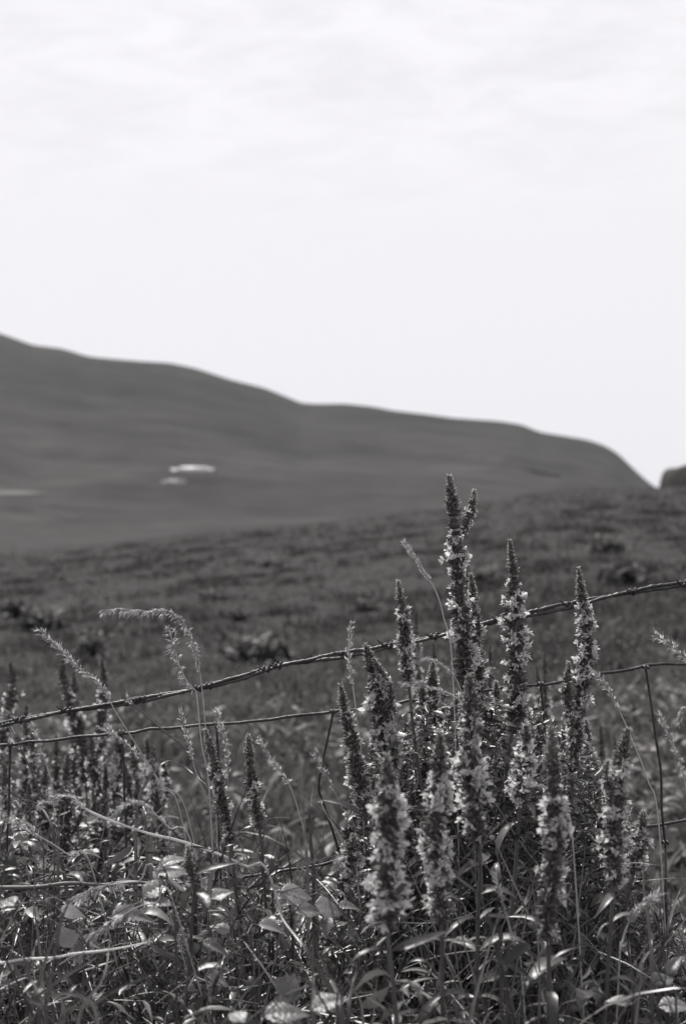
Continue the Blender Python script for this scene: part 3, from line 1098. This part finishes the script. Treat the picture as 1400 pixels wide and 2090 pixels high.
fp('thin flower spike standing alone just left of the tallest, above the wire', [(812, 1186), (820, 1260), (828, 1340), (838, 1420), (850, 1530), (880, 1700)], 2.0, 1400, 24, bl(0.5, 0.3), 105, GF, tip=0.8)
fp('leaning flower spike whose tip just meets the barbed wire', [(747, 1320), (768, 1380), (782, 1450), (788, 1540), (800, 1700)], 2.0, 1620, 40, bl(0.65, 0.2), 106, GF, shoots=[([(762, 1345), (790, 1400), (800, 1470)], 20)])
fp('leftmost flower spike of the big cluster, leaning left', [(695, 1398), (706, 1450), (718, 1520), (738, 1640), (770, 1780)], 2.0, 1660, 27, bl(0.55, 0.2), 107, GF)
fp('blurred near flower spike directly below the tallest one', [(957, 1382), (960, 1470), (962, 1600), (966, 1740), (970, 1950)], 1.62, 1720, 46, bl(0.7, 0.25), 108, GF)
fp('blurred near flower spike in the middle of the cluster with dark lower stem', [(897, 1498), (896, 1580), (894, 1700), (898, 1860), (906, 2040)], 1.55, 1880, 46, bl(0.8, 0.2), 109, GF)
fp('nearest and most blurred flower spike, at the left of the cluster', [(788, 1545), (790, 1640), (790, 1760), (795, 1890), (806, 2080)], 1.42, 1900, 54, bl(0.8, 0.15), 110, GF)
fp('blurred near flower spike with a long dark bare tip, right of the cluster', [(1124, 1488), (1128, 1580), (1132, 1700), (1128, 1850), (1116, 2050)], 1.52, 1930, 44, bl(0.75, 0.3), 111, GF)
fp('rightmost blurred near flower spike, leaning right', [(1281, 1490), (1268, 1560), (1254, 1660), (1246, 1780), (1238, 1960)], 1.62, 1800, 40, bl(0.8, 0.2), 112, GF, shoots=[([(1240, 1552), (1236, 1580), (1250, 1640)], 18)])
fp('short pale flower spike below the second tallest one', [(1074, 1482), (1068, 1540), (1062, 1620), (1060, 1760)], 1.78, 1640, 38, bl(0.85, 0.15), 113, GF)
fp('small flower spike low at the right edge of the cluster', [(1312, 1658), (1304, 1710), (1292, 1780), (1275, 1900)], 1.92, 1790, 28, bl(0.6, 0.1), 114, GF)
fp('short bright flower spike low at the left foot of the cluster', [(722, 1706), (716, 1750), (718, 1800), (735, 1900)], 1.95, 1810, 34, bl(0.9, 0.0), 115, GF)
fp('dark budding spike standing alone left of the cluster', [(507, 1500), (514, 1560), (522, 1640), (530, 1720), (545, 1880)], 1.98, 1700, 24, bl(0.3, 0.5), 116, GF)
fp('leaning dark spike with white flecks left of the budding one', [(420, 1490), (436, 1570), (452, 1650), (468, 1720), (490, 1860)], 2.0, 1725, 24, bl(0.35, 0.3), 117, GF)
fp('small dark closed bud spike low among the bramble leaves', [(384, 1726), (387, 1770), (390, 1820), (395, 1900)], 1.72, 1800, 16, bl(0.0), 118, GF)
fp('slight flower spike behind the two arched grass heads', [(883, 1352), (880, 1400), (884, 1470), (890, 1600)], 2.14, 1500, 24, bl(0.5, 0.1), 119, GF)
fp('slim dark spike right of the cluster, close to the bent one', [(1120, 1512), (1134, 1580), (1140, 1700)], 1.85, 1600, 20, bl(0.35, 0.3), 120, GF)

# the tangle of thinner spikes inside the cluster, which nothing tells apart
q0 = np.random.default_rng(77)
GI = 'thin spikes inside the big cluster'
for i, (tx, ty) in enumerate([(1012, 1392), (985, 1362), (1100, 1455), (850, 1462), (870, 1540), (930, 1500), (1005, 1500), (1020, 1560), (1090, 1600), (1165, 1560), (1205, 1600), (840, 1600), (815, 1660), (920, 1620), (1010, 1650), (1195, 1470), (745, 1560), (760, 1650), (1080, 1690), (950, 1720), (860, 1395), (905, 1440), (935, 1420), (965, 1560), (1035, 1450), (1095, 1520), (1150, 1480), (1210, 1545), (800, 1480), (830, 1540), (765, 1480), (730, 1600), (1130, 1640), (1230, 1660), (900, 1680), (1000, 1590), (1050, 1580), (1110, 1570), (880, 1490), (980, 1450), (1040, 1530), (1140, 1620), (1185, 1640), (785, 1620), (855, 1640), (925, 1580), (990, 1690), (1050, 1660), (1220, 1600), (775, 1700)]):
    lean = q0.normal(0, 20)
    fp('thin half hidden flower spike deep inside the big cluster', [(tx, ty), (tx + lean * 0.5, ty + 90), (tx + lean, ty + 220), (tx + lean * 1.3, ty + 330)], float(q0.uniform(2.04, 2.35)), ty + float(q0.uniform(130, 230)), float(q0.uniform(20, 32)), bl(float(q0.uniform(0.35, 0.95)), 0.2), 200 + i, GI, detail=0.85)

# the out-of-focus plants behind the wire
GL = 'blurred flower spikes behind the wire at left'
for i, (tx, ty, hw_, d_) in enumerate([(22, 1350, 17, 4.6), (55, 1438, 14, 4.4), (128, 1342, 17, 4.7), (208, 1346, 17, 4.6), (152, 1372, 18, 4.9), (272, 1500, 13, 4.5), (300, 1508, 13, 4.8), (312, 1522, 14, 4.3), (185, 1498, 14, 4.2), (66, 1482, 15, 4.1), (95, 1560, 15, 4.0), (332, 1552, 14, 4.4), (240, 1492, 15, 4.5), (-20, 1480, 15, 4.3), (-60, 1400, 16, 4.6), (140, 1540, 15, 3.9), (215, 1560, 15, 3.9), (280, 1590, 14, 4.0), (10, 1560, 15, 3.9), (115, 1500, 15, 4.5), (255, 1560, 14, 4.1), (60, 1600, 15, 3.8), (320, 1610, 14, 4.1), (190, 1610, 14, 4.0)]):
    x2 = tx + q0.normal(4, 16)
    d_ *= 0.68
    hw_ *= 1.12
    fp('blurred flower spike in the clump behind the wire at the left', [(tx, ty), (tx + 3, ty + 60), (x2 + 4, ty + 200), (x2 + 12, ty + 420)], d_, ty + float(q0.uniform(120, 330)), hw_ * float(q0.uniform(1.2, 1.75)), bl(float(q0.uniform(0.45, 0.9)), 0.22), 300 + i, GL, detail=0.8, leaf=0.085)
GR = 'blurred flower spikes behind the cluster at right'
for i, (tx, ty, hw_, d_) in enumerate([(1225, 1478, 16, 3.4), (1252, 1500, 14, 3.6), (1208, 1528, 14, 3.3), (1110, 1332, 15, 3.2), (1095, 1360, 15, 3.3), (850, 1240, 14, 3.2), (884, 1308, 14, 3.1), (1000, 1312, 14, 3.1), (840, 1330, 14, 3.3)]):
    fp('blurred pale flower spike behind the big cluster and the wire', [(tx, ty), (tx + 2, ty + 80), (tx + 4, ty + 200), (tx + 5, ty + 350)], d_, ty + float(q0.uniform(150, 230)), hw_ * 1.1, bl(0.8, 0.3), 330 + i, GR, detail=0.8)


# ------------------------------------------------------------------ grass stalks with seed heads
def grass_stalk(label, path, d, head, seed, spread=10, dens=1.0, fuzzy=False, m_stem='straw', r=0.0011, to_ground=True, blade=None, slen=0.0078, droop=0.0, name='grass_stalk'):
    """path: pixels from the tip of the head; head = share of the path that carries spikelets."""
    q = np.random.default_rng(seed)
    pts = [at(x, y, d) for x, y in path]
    core = spline(pts, 80)
    head_len = arclen(core)[-1] * head
    if to_ground:
        g = pts[-1]
        dr = nrm(pts[-1] - pts[-2])
        k = g[2]
        pts = pts + [np.array((g[0] + dr[0] * 0.10, g[1] + 0.015, g[2] * 0.55)), np.array((g[0] + dr[0] * 0.14, g[1] + 0.02, -0.01))]
    P = spline(pts, 130)
    S = arclen(P)
    base = P[-1].copy()
    root = thing(name, label, 'grass', base, 'grass stalks with seed heads')
    m = MB()
    m.tube(P, np.interp(S, [0, head_len, S[-1]], [0.0003, r * 0.8, r * 1.3]) * (1 + 0.12 * q.random(len(P))), 6, 0.4 + 0.3 * q.random())
    if r > 0.0012:                             # torn leaf sheaths and nodes along a stout stalk
        for jn in (0.42, 0.6, 0.78):
            i0 = int(jn * 110)
            m.tube(P[i0 - 1:i0 + 2], [r * 1.0, r * 1.7, r * 1.0], 6, 0.1)
            sh = P[i0:i0 + 14] + np.linspace(0.0, 1.0, 14)[:, None] ** 1.5 * q.normal(0, 0.006, 3)
            m.tube(sh, np.linspace(r * 0.7, r * 0.15, 14), 4, 0.9)
    m.build('stem', M[m_stem], root, base)
    O, D, L = [], [], []
    s = 0.0
    br = MB()
    nbr = 0
    while s < head_len:
        t = s / head_len
        c = along(P, S, s)
        Tn = nrm(along(P, S, max(0, s - 0.004)) - along(P, S, s + 0.004))
        n = 3 if fuzzy else 1 + (q.random() < 0.6)
        for _ in range(int(n)):
            o = nrm(np.cross(Tn, q.normal(0, 1, 3)))
            w_ = spread / F * d * (0.35 + 0.65 * math.sin(PI * min(1, 0.15 + t * 0.85))) * q.uniform(0.3, 1.1)
            if fuzzy:
                O.append(c + o * w_ * 0.35)
                D.append(nrm(o * 0.8 + Tn + np.array((0, 0, -droop))))
                L.append(slen * 0.75 * q.uniform(0.7, 1.2))
            else:
                e = c + nrm(o * 0.6 + Tn * 0.9 + np.array((0, 0, -droop))) * w_ * 1.3
                br.tube([c, (c + e) / 2 + o * w_ * 0.12, e], [0.0004, 0.0003, 0.0002], 3, 0.5, cap=False)
                nbr += 1
                for g in range(1 + int(q.random() * 3)):
                    f_ = q.uniform(0.45, 1.0)
                    O.append(c * (1 - f_) + e * f_)
                    D.append(nrm(e - c + q.normal(0, 0.25, 3) * np.linalg.norm(e - c) + np.array((0, 0, -droop * 0.01))))
                    L.append(slen * q.uniform(0.6, 1.2))
        s += (0.0017 if fuzzy else 0.0030) / dens * q.uniform(0.6, 1.4)
    D, O, L = np.array(D), np.array(O), np.array(L)
    for g in range(2):
        br.inst(BRACT[g], frames(D + q.normal(0, 0.16, D.shape), q.normal(0, 1, D.shape)), O, np.stack((L * 0.72, L, L), 1) * q.uniform(0.7, 1.1, (len(L), 1)), rng=q)
    k = len(O) // 2
    br.inst(HAIR, frames(D[:k], q.normal(0, 1, D[:k].shape)), O[:k] + D[:k] * L[:k, None] * 0.8, np.stack((np.full(k, 0.0004), L[:k] * 0.9, L[:k]), 1), rng=q)
    br.build('seed_head', M['seed'], root, base)
    if blade:
        for j, bp in enumerate(blade):
            ribbon(bp, d, root, base, seed + j)
    return root


def ribbon(path, d, root, base, seed, wpx=9, mt='grass', name='blade'):
    """one grass blade along pixels, base first."""
    q = np.random.default_rng(seed)
    P = spline([at(x, y, d + (0.03 * q.normal() if i else 0)) for i, (x, y) in enumerate(path)], 26)
    T = nrm(np.gradient(P, axis=0))
    n_ = nrm(np.array((0.15, -0.75, 0.6)) + q.normal(0, 0.35, 3))
    t = np.linspace(0, 1, 26)
    wd = wpx * 0.5 / F * d * np.clip(np.minimum(1, 0.45 + 2 * t) * (1 - t ** 2.6), 0.03, 1)
    X = nrm(np.cross(T, n_))
    Z = np.cross(X, T)
    m = MB()
    V = np.stack((P - X * wd[:, None] + Z * wd[:, None] * 0.35, P, P + X * wd[:, None] + Z * wd[:, None] * 0.35), 1).reshape(-1, 3)
    Fc = []
    for i in range(25):
        a = 3 * i
        Fc += [(a, a + 1, a + 4, a + 3), (a + 1, a + 2, a + 5, a + 4)]
    m.add(V, Fc, q.uniform(0.35, 0.9))
    return m.build(name, M[mt], root, base)


gs = grass_stalk
gs('feathery grass head arching over to the left above the wire', [(214, 1246), (250, 1243), (300, 1248), (345, 1247), (375, 1270), (393, 1310), (408, 1370), (416, 1440), (424, 1530), (440, 1640)], 2.03, 0.50, 1, 9, 1.4, droop=0.35)
gs('small drooping grass head hanging just inside the arching one', [(345, 1282), (352, 1310), (362, 1345), (378, 1385), (392, 1402), (402, 1420), (412, 1520), (430, 1650)], 2.05, 0.36, 2, 10, 1.4, droop=0.3)
gs('grass head pointing up left across the meadow on a slanting stalk', [(84, 1288), (120, 1325), (160, 1362), (210, 1405), (235, 1450), (285, 1530), (330, 1600), (390, 1690)], 2.05, 0.40, 3, 8, 1.4)
gs('thin dark stalk slanting down right from the barbed wire', [(262, 1428), (300, 1462), (345, 1500), (385, 1535), (415, 1600), (450, 1700)], 2.08, 0.05, 4, 4, 1, m_stem='stem', r=0.0017)
gs('upright fine grass head just right of the slanting dark stalk', [(370, 1455), (378, 1490), (390, 1535), (402, 1580), (430, 1650), (465, 1730)], 2.03, 0.36, 5, 5, 1.2)
gs('fine grass head crossing the netting beside a stay wire', [(443, 1452), (455, 1490), (463, 1530), (466, 1580), (462, 1660), (470, 1760)], 2.03, 0.42, 6, 5, 1.2)
gs('wispy upright grass head above the left end of the cluster', [(716, 1275), (711, 1310), (712, 1350), (720, 1400), (730, 1480), (740, 1600)], 2.06, 0.40, 7, 5, 0.9)
gs('slender grass head leaning left beside the tallest flower spike', [(824, 1107), (845, 1135), (862, 1165), (886, 1200), (905, 1260), (925, 1400)], 1.98, 0.30, 8, 5, 1.6, fuzzy=True, slen=0.007)
gs('fuzzy arched grass head in front of the cluster, upper of two', [(838, 1360), (858, 1347), (885, 1348), (912, 1366), (935, 1395), (950, 1460), (965, 1600)], 1.97, 0.32, 9, 6, 1.2, fuzzy=True, slen=0.006)
gs('fuzzy arched grass head in front of the cluster, lower of two', [(816, 1397), (850, 1397), (885, 1406), (920, 1418), (950, 1445), (970, 1520), (980, 1640)], 1.97, 0.36, 10, 6, 1.2, fuzzy=True, slen=0.006)
gs('drooping grass head right of the bent flower spike', [(1206, 1374), (1222, 1380), (1240, 1408), (1258, 1440), (1285, 1500), (1320, 1590), (1345, 1700)], 2.02, 0.28, 11, 8, 1.3)
gs('loose grass head entering at the right edge above the netting', [(1338, 1298), (1362, 1312), (1385, 1335), (1412, 1360), (1440, 1440), (1450, 1600)], 2.0, 0.40, 12, 12, 1.1)
gs('bright grass head tip poking in at the right edge below the netting', [(1383, 1470), (1392, 1452), (1404, 1440), (1430, 1470), (1450, 1600)], 1.9, 0.40, 13, 9, 1.5, droop=0.3)
gs('blurred grass head hanging right of the last stay wire', [(1345, 1460), (1360, 1490), (1375, 1530), (1388, 1560), (1400, 1620), (1410, 1720)], 2.6, 0.50, 14, 9, 1.2)
gs('bright bent straw with a ragged head at its left end', [(92, 1640), (120, 1628), (150, 1625), (165, 1645), (220, 1672), (300, 1700), (360, 1714), (425, 1735), (500, 1768), (560, 1815)], 1.95, 0.2, 15, 10, 1.3, r=0.0022, m_stem='dry_straw')
gs('pale arched fluffy grass head above the bright straw', [(228, 1668), (245, 1650), (270, 1638), (295, 1641), (312, 1656), (345, 1690), (400, 1750)], 1.93, 0.45, 16, 8, 1.5, fuzzy=True, slen=0.0065)
gs('grass head lying in from the left edge above the brambles', [(-20, 1655), (10, 1672), (45, 1690), (90, 1712), (140, 1745), (195, 1795)], 1.85, 0.5, 17, 10, 1.2)
gs('thin grass head on a slanting stalk under the netting at left', [(214, 1488), (245, 1508), (270, 1528), (295, 1552), (330, 1605), (375, 1690)], 2.03, 0.36, 18, 5, 1.2)
gs('drooping bright oat like head above the round bramble leaf', [(140, 1840), (165, 1825), (200, 1812), (245, 1803), (285, 1800), (330, 1812)], 1.72, 0.62, 19, 11, 1.2, droop=0.4, slen=0.011)
gs('drooping oat like head low beside the large bramble leaf', [(184, 1910), (215, 1888), (245, 1872), (285, 1850), (320, 1845), (360, 1860)], 1.68, 0.55, 20, 9, 1.2, droop=0.4, slen=0.011)
gs('fuzzy grass head leaning in the dark foot of the cluster', [(1004, 1776), (1014, 1800), (1025, 1840), (1036, 1880), (1050, 1930), (1064, 1985)], 1.6, 0.45, 21, 6, 1.2, fuzzy=True, slen=0.006)
gs('fat bright fluffy grass head low at the right', [(1344, 1824), (1325, 1838), (1305, 1852), (1284, 1880), (1270, 1920), (1262, 1990)], 1.62, 0.45, 22, 13, 1.6, fuzzy=True, slen=0.009)
gs('fine grass head left of the bare middle gap', [(530, 1512), (550, 1540), (570, 1572), (590, 1600), (610, 1660), (625, 1760)], 2.05, 0.40, 23, 4, 1.1)
gs('fine grass head slanting in the middle gap beside the stay wire', [(642, 1536), (660, 1570), (678, 1605), (698, 1650), (730, 1720)], 2.2, 0.45, 24, 5, 1.1)
gs('blurred grass head among the far plants at left', [(62, 1470), (75, 1500), (86, 1535), (98, 1570), (110, 1640)], 2.6, 0.55, 25, 8, 1.1)
gs('short grass head pointing left above the near right spike', [(1072, 1598), (1085, 1602), (1105, 1605), (1125, 1615), (1150, 1660), (1170, 1740)], 1.7, 0.28, 26, 6, 1.4, fuzzy=True, slen=0.006)
gs('cut straw with a white tip in the middle gap', [(656, 1640), (668, 1665), (690, 1700), (712, 1745), (730, 1800)], 2.0, 0.04, 27, 2, 1, r=0.0013)
gs('bright broken straw lying nearly level across the brambles at left', [(300, 1924), (262, 1932), (215, 1940), (150, 1947), (110, 1955), (50, 1958), (0, 1966), (-60, 1970)], 1.62, 0.02, 28, 2, 1, r=0.0014, m_stem='dry_straw', to_ground=False)
gs('dark rotten stalk lying level behind the bramble leaves at left', [(380, 1802), (330, 1806), (270, 1800), (210, 1806), (140, 1803), (70, 1811), (-40, 1812)], 1.85, 0.02, 29, 2, 1, r=0.0024, to_ground=False, m_stem='stem')

# ------------------------------------------------------------------ tufts of broad grass blades
GT = 'tufts of broad grass'


def tuft(label, paths, d, seed, wpx=12):
    b = at(paths[0][0][0], paths[0][0][1], d)
    b[2] = 0.0
    root = thing('grass_tuft', label, 'grass tuft', b, GT)
    for j, pth in enumerate(paths):
        x0, y0 = pth[0]
        full = [(x0, y0 + 260)] + list(pth)
        ribbon(full, d, root, b, seed * 20 + j, wpx)
    return root


tuft('tuft of broad upright blades in the middle gap', [[(628, 1800), (622, 1700), (618, 1620), (616, 1560)], [(640, 1800), (634, 1720), (632, 1660), (640, 1600)], [(600, 1800), (640, 1760), (690, 1745), (712, 1742)], [(560, 1800), (590, 1770), (640, 1742)], [(645, 1820), (620, 1760), (604, 1700)]], 1.95, 1, 8)
tuft('tuft with one bright blade arching right at far left middle', [[(280, 1660), (300, 1600), (335, 1556), (370, 1560), (420, 1600)], [(300, 1700), (290, 1640), (275, 1600)], [(310, 1700), (330, 1650), (360, 1620)]], 2.0, 2, 8)
tuft('tuft with a blade bowed over at the left edge', [[(110, 1720), (98, 1670), (75, 1640), (45, 1632), (15, 1640)], [(90, 1730), (70, 1690), (30, 1668), (-10, 1662)], [(120, 1730), (128, 1690), (135, 1640)]], 1.95, 3, 8)
tuft('tuft of long blades sweeping right below the leaning dark spike', [[(470, 1760), (500, 1700), (545, 1672), (600, 1668)], [(400, 1790), (420, 1750), (470, 1724), (512, 1720)], [(330, 1790), (345, 1745), (390, 1728), (445, 1736)], [(430, 1800), (460, 1772), (500, 1770)]], 1.9, 4, 11)
tuft('tuft of coarse blades at the bottom right corner', [[(1330, 1990), (1325, 1900), (1312, 1800), (1318, 1700)], [(1345, 1990), (1360, 1900), (1385, 1820), (1410, 1780)], [(1300, 2000), (1340, 1930), (1390, 1910)], [(1360, 2000), (1345, 1900), (1322, 1840)], [(1290, 2010), (1280, 1930), (1290, 1880)]], 1.75, 5, 10)
tuft('tuft of crossed blades at the bottom left corner', [[(80, 2060), (60, 1990), (35, 1900), (30, 1840)], [(60, 2080), (110, 2010), (190, 1960), (240, 1930)], [(100, 2090), (60, 2040), (20, 2010), (-30, 2010)], [(160, 2090), (210, 2000), (225, 1920)], [(120, 2090), (190, 2050), (260, 2010), (330, 1985)], [(200, 2080), (150, 2030), (90, 2035), (20, 2050)]], 1.5, 6, 10)
tuft('tuft of tall blades below the middle of the cluster', [[(712, 2070), (730, 1980), (760, 1880), (772, 1820)], [(700, 2080), (670, 1990), (640, 1930)], [(690, 2080), (640, 1960), (580, 1880), (560, 1840)], [(640, 2080), (638, 1980), (640, 1890)], [(740, 2080), (720, 2020), (700, 1990)]], 1.55, 7, 12)

# ------------------------------------------------------------------ brambles
GB = 'brambles in the foreground'


def bramble(label, cane, d, leaves, seed):
    """cane: pixels of the woody shoot; leaves: (px, py, length_px, screen angle in degrees, tilt towards the camera, template)."""
    q = np.random.default_rng(seed)
    P = spline([at(x, y, d) for x, y in cane] + [np.array((at(cane[-1][0], 0, d)[0] * 1.02, d, 0.0))], 60)
    base = P[-1].copy()
    root = thing('bramble', label, 'bramble', base, GB)
    m = MB()
    m.tube(P, np.linspace(0.0012, 0.0032, 60), 6, 0.5)
    for _ in range(26):
        i = int(q.integers(2, 56))
        dr = nrm(q.normal(0, 1, 3))
        m.tube([P[i], P[i] + dr * 0.0065], [0.0011, 0.0002], 4, 0.7, cap=False)
    st = m.build('cane', M['stem'], root, base)
    for lx, ly, lp, an, tl, k in leaves:
        dd = d + q.normal(0, 0.02)
        o = at(lx, ly, dd)
        a_ = R(an)
        dr = nrm(np.array((math.cos(a_), 0.35 * q.normal() + (0.25 if tl > 0 else -0.25), math.sin(a_))))
        n_ = nrm(np.array((0.1 * q.normal(), -tl * 0.5, 1.0)))
        m = MB()
        L = 0.88 * lp / F * d
        m.inst(BRAMBLE[k], frames(dr[None], n_[None]), o[None], L, rnd=q.uniform(0.3, 0.9, 1))
        i = int(np.argmin(np.linalg.norm(P - o, axis=1)))
        m.tube(spline([P[i], (P[i] + o) / 2 + np.array((0, 0, 0.006)), o], 8), 0.0009, 4, 0.3, cap=False)
        m.build('leaf', M['bramble'], root, base)


bramble('bramble with a rounded leaf and two stacked leaves at lower left', [(115, 1850), (150, 1890), (180, 1940), (170, 2050)], 1.68, [(122, 1858, 62, -8, 0.9, 2), (150, 1935, 56, 120, 1.6, 2), (152, 1925, 58, -70, 1.6, 0), (165, 1922, 85, -12, 0.9, 1), (30, 1850, 66, 160, 0.8, 0)], 1)
bramble('bramble with large overlapping leaves beside the closed bud spike', [(330, 1760), (345, 1800), (335, 1850), (360, 1960)], 1.72, [(290, 1835, 85, 40, 1.0, 0), (225, 1872, 100, 14, 0.9, 1), (292, 1840, 75, 12, 0.8, 3), (320, 1785, 85, 15, 1.0, 0), (340, 1800, 70, -25, 1.1, 2), (330, 1770, 70, 35, 0.7, 1)], 2)
bramble('bramble with dark curled leaves above the level stalk at left', [(170, 1745), (205, 1790), (230, 1830), (240, 1960)], 1.95, [(165, 1745, 60, 205, 0.6, 0), (165, 1742, 46, 10, 0.4, 1), (205, 1740, 40, 170, 0.4, 0), (80, 1775, 55, 20, 0.5, 1), (75, 1757, 50, -20, 0.3, 0)], 3)
bramble('bramble with pale jagged leaves in front of the middle tuft', [(655, 1820), (690, 1850), (720, 1900), (730, 2010)], 1.85, [(570, 1822, 82, -6, 1.3, 2), (600, 1862, 75, 8, 1.0, 0), (640, 1845, 80, -14, 1.1, 2), (690, 1852, 62, 10, 0.7, 1), (700, 1900, 50, -12, 0.7, 0), (665, 1905, 60, 80, 1.4, 1)], 4)
bramble('bramble with glossy pleated leaves at the bottom centre', [(640, 2010), (655, 2040), (680, 2080), (700, 2140)], 1.4, [(632, 2062, 95, 28, 0.9, 3), (535, 2075, 110, 12, 0.8, 3), (560, 2000, 62, -40, 1.2, 3), (590, 2050, 70, 80, 1.3, 3), (500, 2088, 60, 150, 0.8, 0)], 5)
bramble('bramble half in shade at the bottom right corner', [(1330, 1960), (1350, 2000), (1370, 2040), (1380, 2140)], 1.55, [(1330, 2010, 70, 20, 0.9, 0), (1340, 2055, 85, 12, 0.8, 3), (1360, 1990, 55, 60, 0.9, 1), (1290, 2050, 60, 160, 0.7, 0)], 6)
bramble('bramble with small leaves below the leaning dark spike', [(470, 1870), (500, 1900), (520, 1950), (530, 2050)], 1.7, [(430, 1835, 55, 30, 0.9, 0), (410, 1925, 66, 0, 0.8, 1), (420, 1990, 60, -12, 0.9, 0), (525, 1888, 70, 5, 0.8, 1), (470, 1905, 52, 150, 0.8, 0), (395, 2050, 62, 25, 0.9, 3)], 7)

# ------------------------------------------------------------------ undergrowth (nobody could count it)
TOP = np.array([(-400, 1690), (0, 1700), (150, 1730), (300, 1745), (450, 1730), (600, 1765), (700, 1760), (780, 1700), (900, 1650), (1050, 1640), (1200, 1680), (1290, 1790), (1350, 1850), (1450, 1880), (1800, 1880)])


def canopy(px, d, top):
    return CAM_Z - (np.interp(px, top[:, 0], top[:, 1]) - 1000) / F * np.maximum(d, 1.9) - 0.085 * np.clip((1.98 - d) / 0.25, 0, 1)


def growth(name, mt, label, cat, n, lens, templates, seed, d0=1.12, d1=2.75, up=(-0.2, 0.9), depth=0.22, above=0.0, wmul=1.0, span=(-650, 2050), top=None):
    q = np.random.default_rng(seed)
    px = q.uniform(span[0], span[1], n)
    d = d0 + (d1 - d0) * q.random(n)
    X = (px - 700) / F * d
    clump = land_noise(X, d, 6.0, seed)
    z = canopy(px, d, TOP if top is None else top) + above - np.abs(q.normal(0, depth, n)) + 0.03 * clump
    z = np.minimum(z, CAM_Z - 0.12)
    ok = (z > 0.05) & (land_noise(X * 1.0, d + 2.3 * z, 9.0, seed + 1.0) + q.normal(0, 0.35, n) > -0.25)
    X, d, z = X[ok], d[ok], z[ok]
    n = len(X)
    az = q.uniform(0, 2 * PI, n)
    dr = nrm(np.stack((np.cos(az), np.sin(az), q.uniform(up[0], up[1], n)), 1))
    L = q.uniform(lens[0], lens[1], n) * (0.6 + 0.8 * q.random(n) ** 2)
    nv = np.tile((0.0, 0.0, 1.0), (n, 1)) + q.normal(0, 0.45, (n, 3))
    m = MB()
    O = np.stack((X, d, z), 1) - dr * L[:, None] * 0.5
    for k in range(len(templates)):
        s = slice(k, None, len(templates))
        m.inst(templates[k], frames(dr[s], nv[s]), O[s], np.stack((L[s] * wmul, L[s], L[s]), 1), rng=q)
    tag(m.build(name, M[mt]), label, cat, kind='stuff')


TOP2 = np.array([(700, 1700), (760, 1560), (830, 1480), (950, 1430), (1090, 1460), (1200, 1530), (1265, 1630), (1310, 1750)])
growth('undergrowth', 'leaf', 'dense tangle of narrow leaves filling the foot of the picture', 'undergrowth', 22000, (0.022, 0.06), NARROW, 41, depth=0.3)
growth('leafy_shoots', 'leaf', 'mass of small leaves and twigs between the stems of the big cluster', 'undergrowth', 24000, (0.008, 0.030), NARROW, 44, d0=1.95, d1=2.5, depth=0.2, span=(715, 1315), top=TOP2)
growth('far_leaves', 'leaf', 'mass of leaves at the foot of the blurred plants behind the wire', 'undergrowth', 6000, (0.03, 0.08), NARROW, 45, d0=2.6, d1=3.6, depth=0.3, span=(-200, 380), top=np.array([(-200, 1600), (0, 1620), (150, 1630), (260, 1640), (330, 1680), (380, 1760)]))
growth('grass', 'grass', 'mass of thin grass blades woven through the undergrowth', 'grass', 14500, (0.18, 0.42), THIN, 42, up=(0.2, 3.0), depth=0.26, above=-0.04)
growth('dead_grass', 'straw', 'broken bits of dry straw caught in the undergrowth', 'dead grass', 700, (0.05, 0.18), THIN, 43, up=(-0.4, 0.9), depth=0.12, above=-0.02)

# ------------------------------------------------------------------ the summer air over the valley
hz = MB()
bx_ = [(-7500, -7500), (7500, -7500), (7500, 7500), (-7500, 7500)]
hz.add([(x, y, z) for z in (-48.0, 420.0) for x, y in bx_], [(3, 2, 1, 0), (4, 5, 6, 7), (0, 1, 5, 4), (1, 2, 6, 5), (2, 3, 7, 6), (3, 0, 4, 7)])
hm = bpy.data.materials.new('haze')
hm.use_nodes = True
hm.node_tree.nodes.clear()
ho = hm.node_tree.nodes.new('ShaderNodeOutputMaterial')
hv = hm.node_tree.nodes.new('ShaderNodeVolumePrincipled')
hv.inputs['Color'].default_value = (0.95, 0.95, 0.97, 1)
hv.inputs['Density'].default_value = 3.5e-5
hm.node_tree.links.new(hv.outputs[0], ho.inputs['Volume'])
tag(hz.build('haze', hm, smooth=False), 'thin summer haze filling the valley', 'haze', kind='stuff')
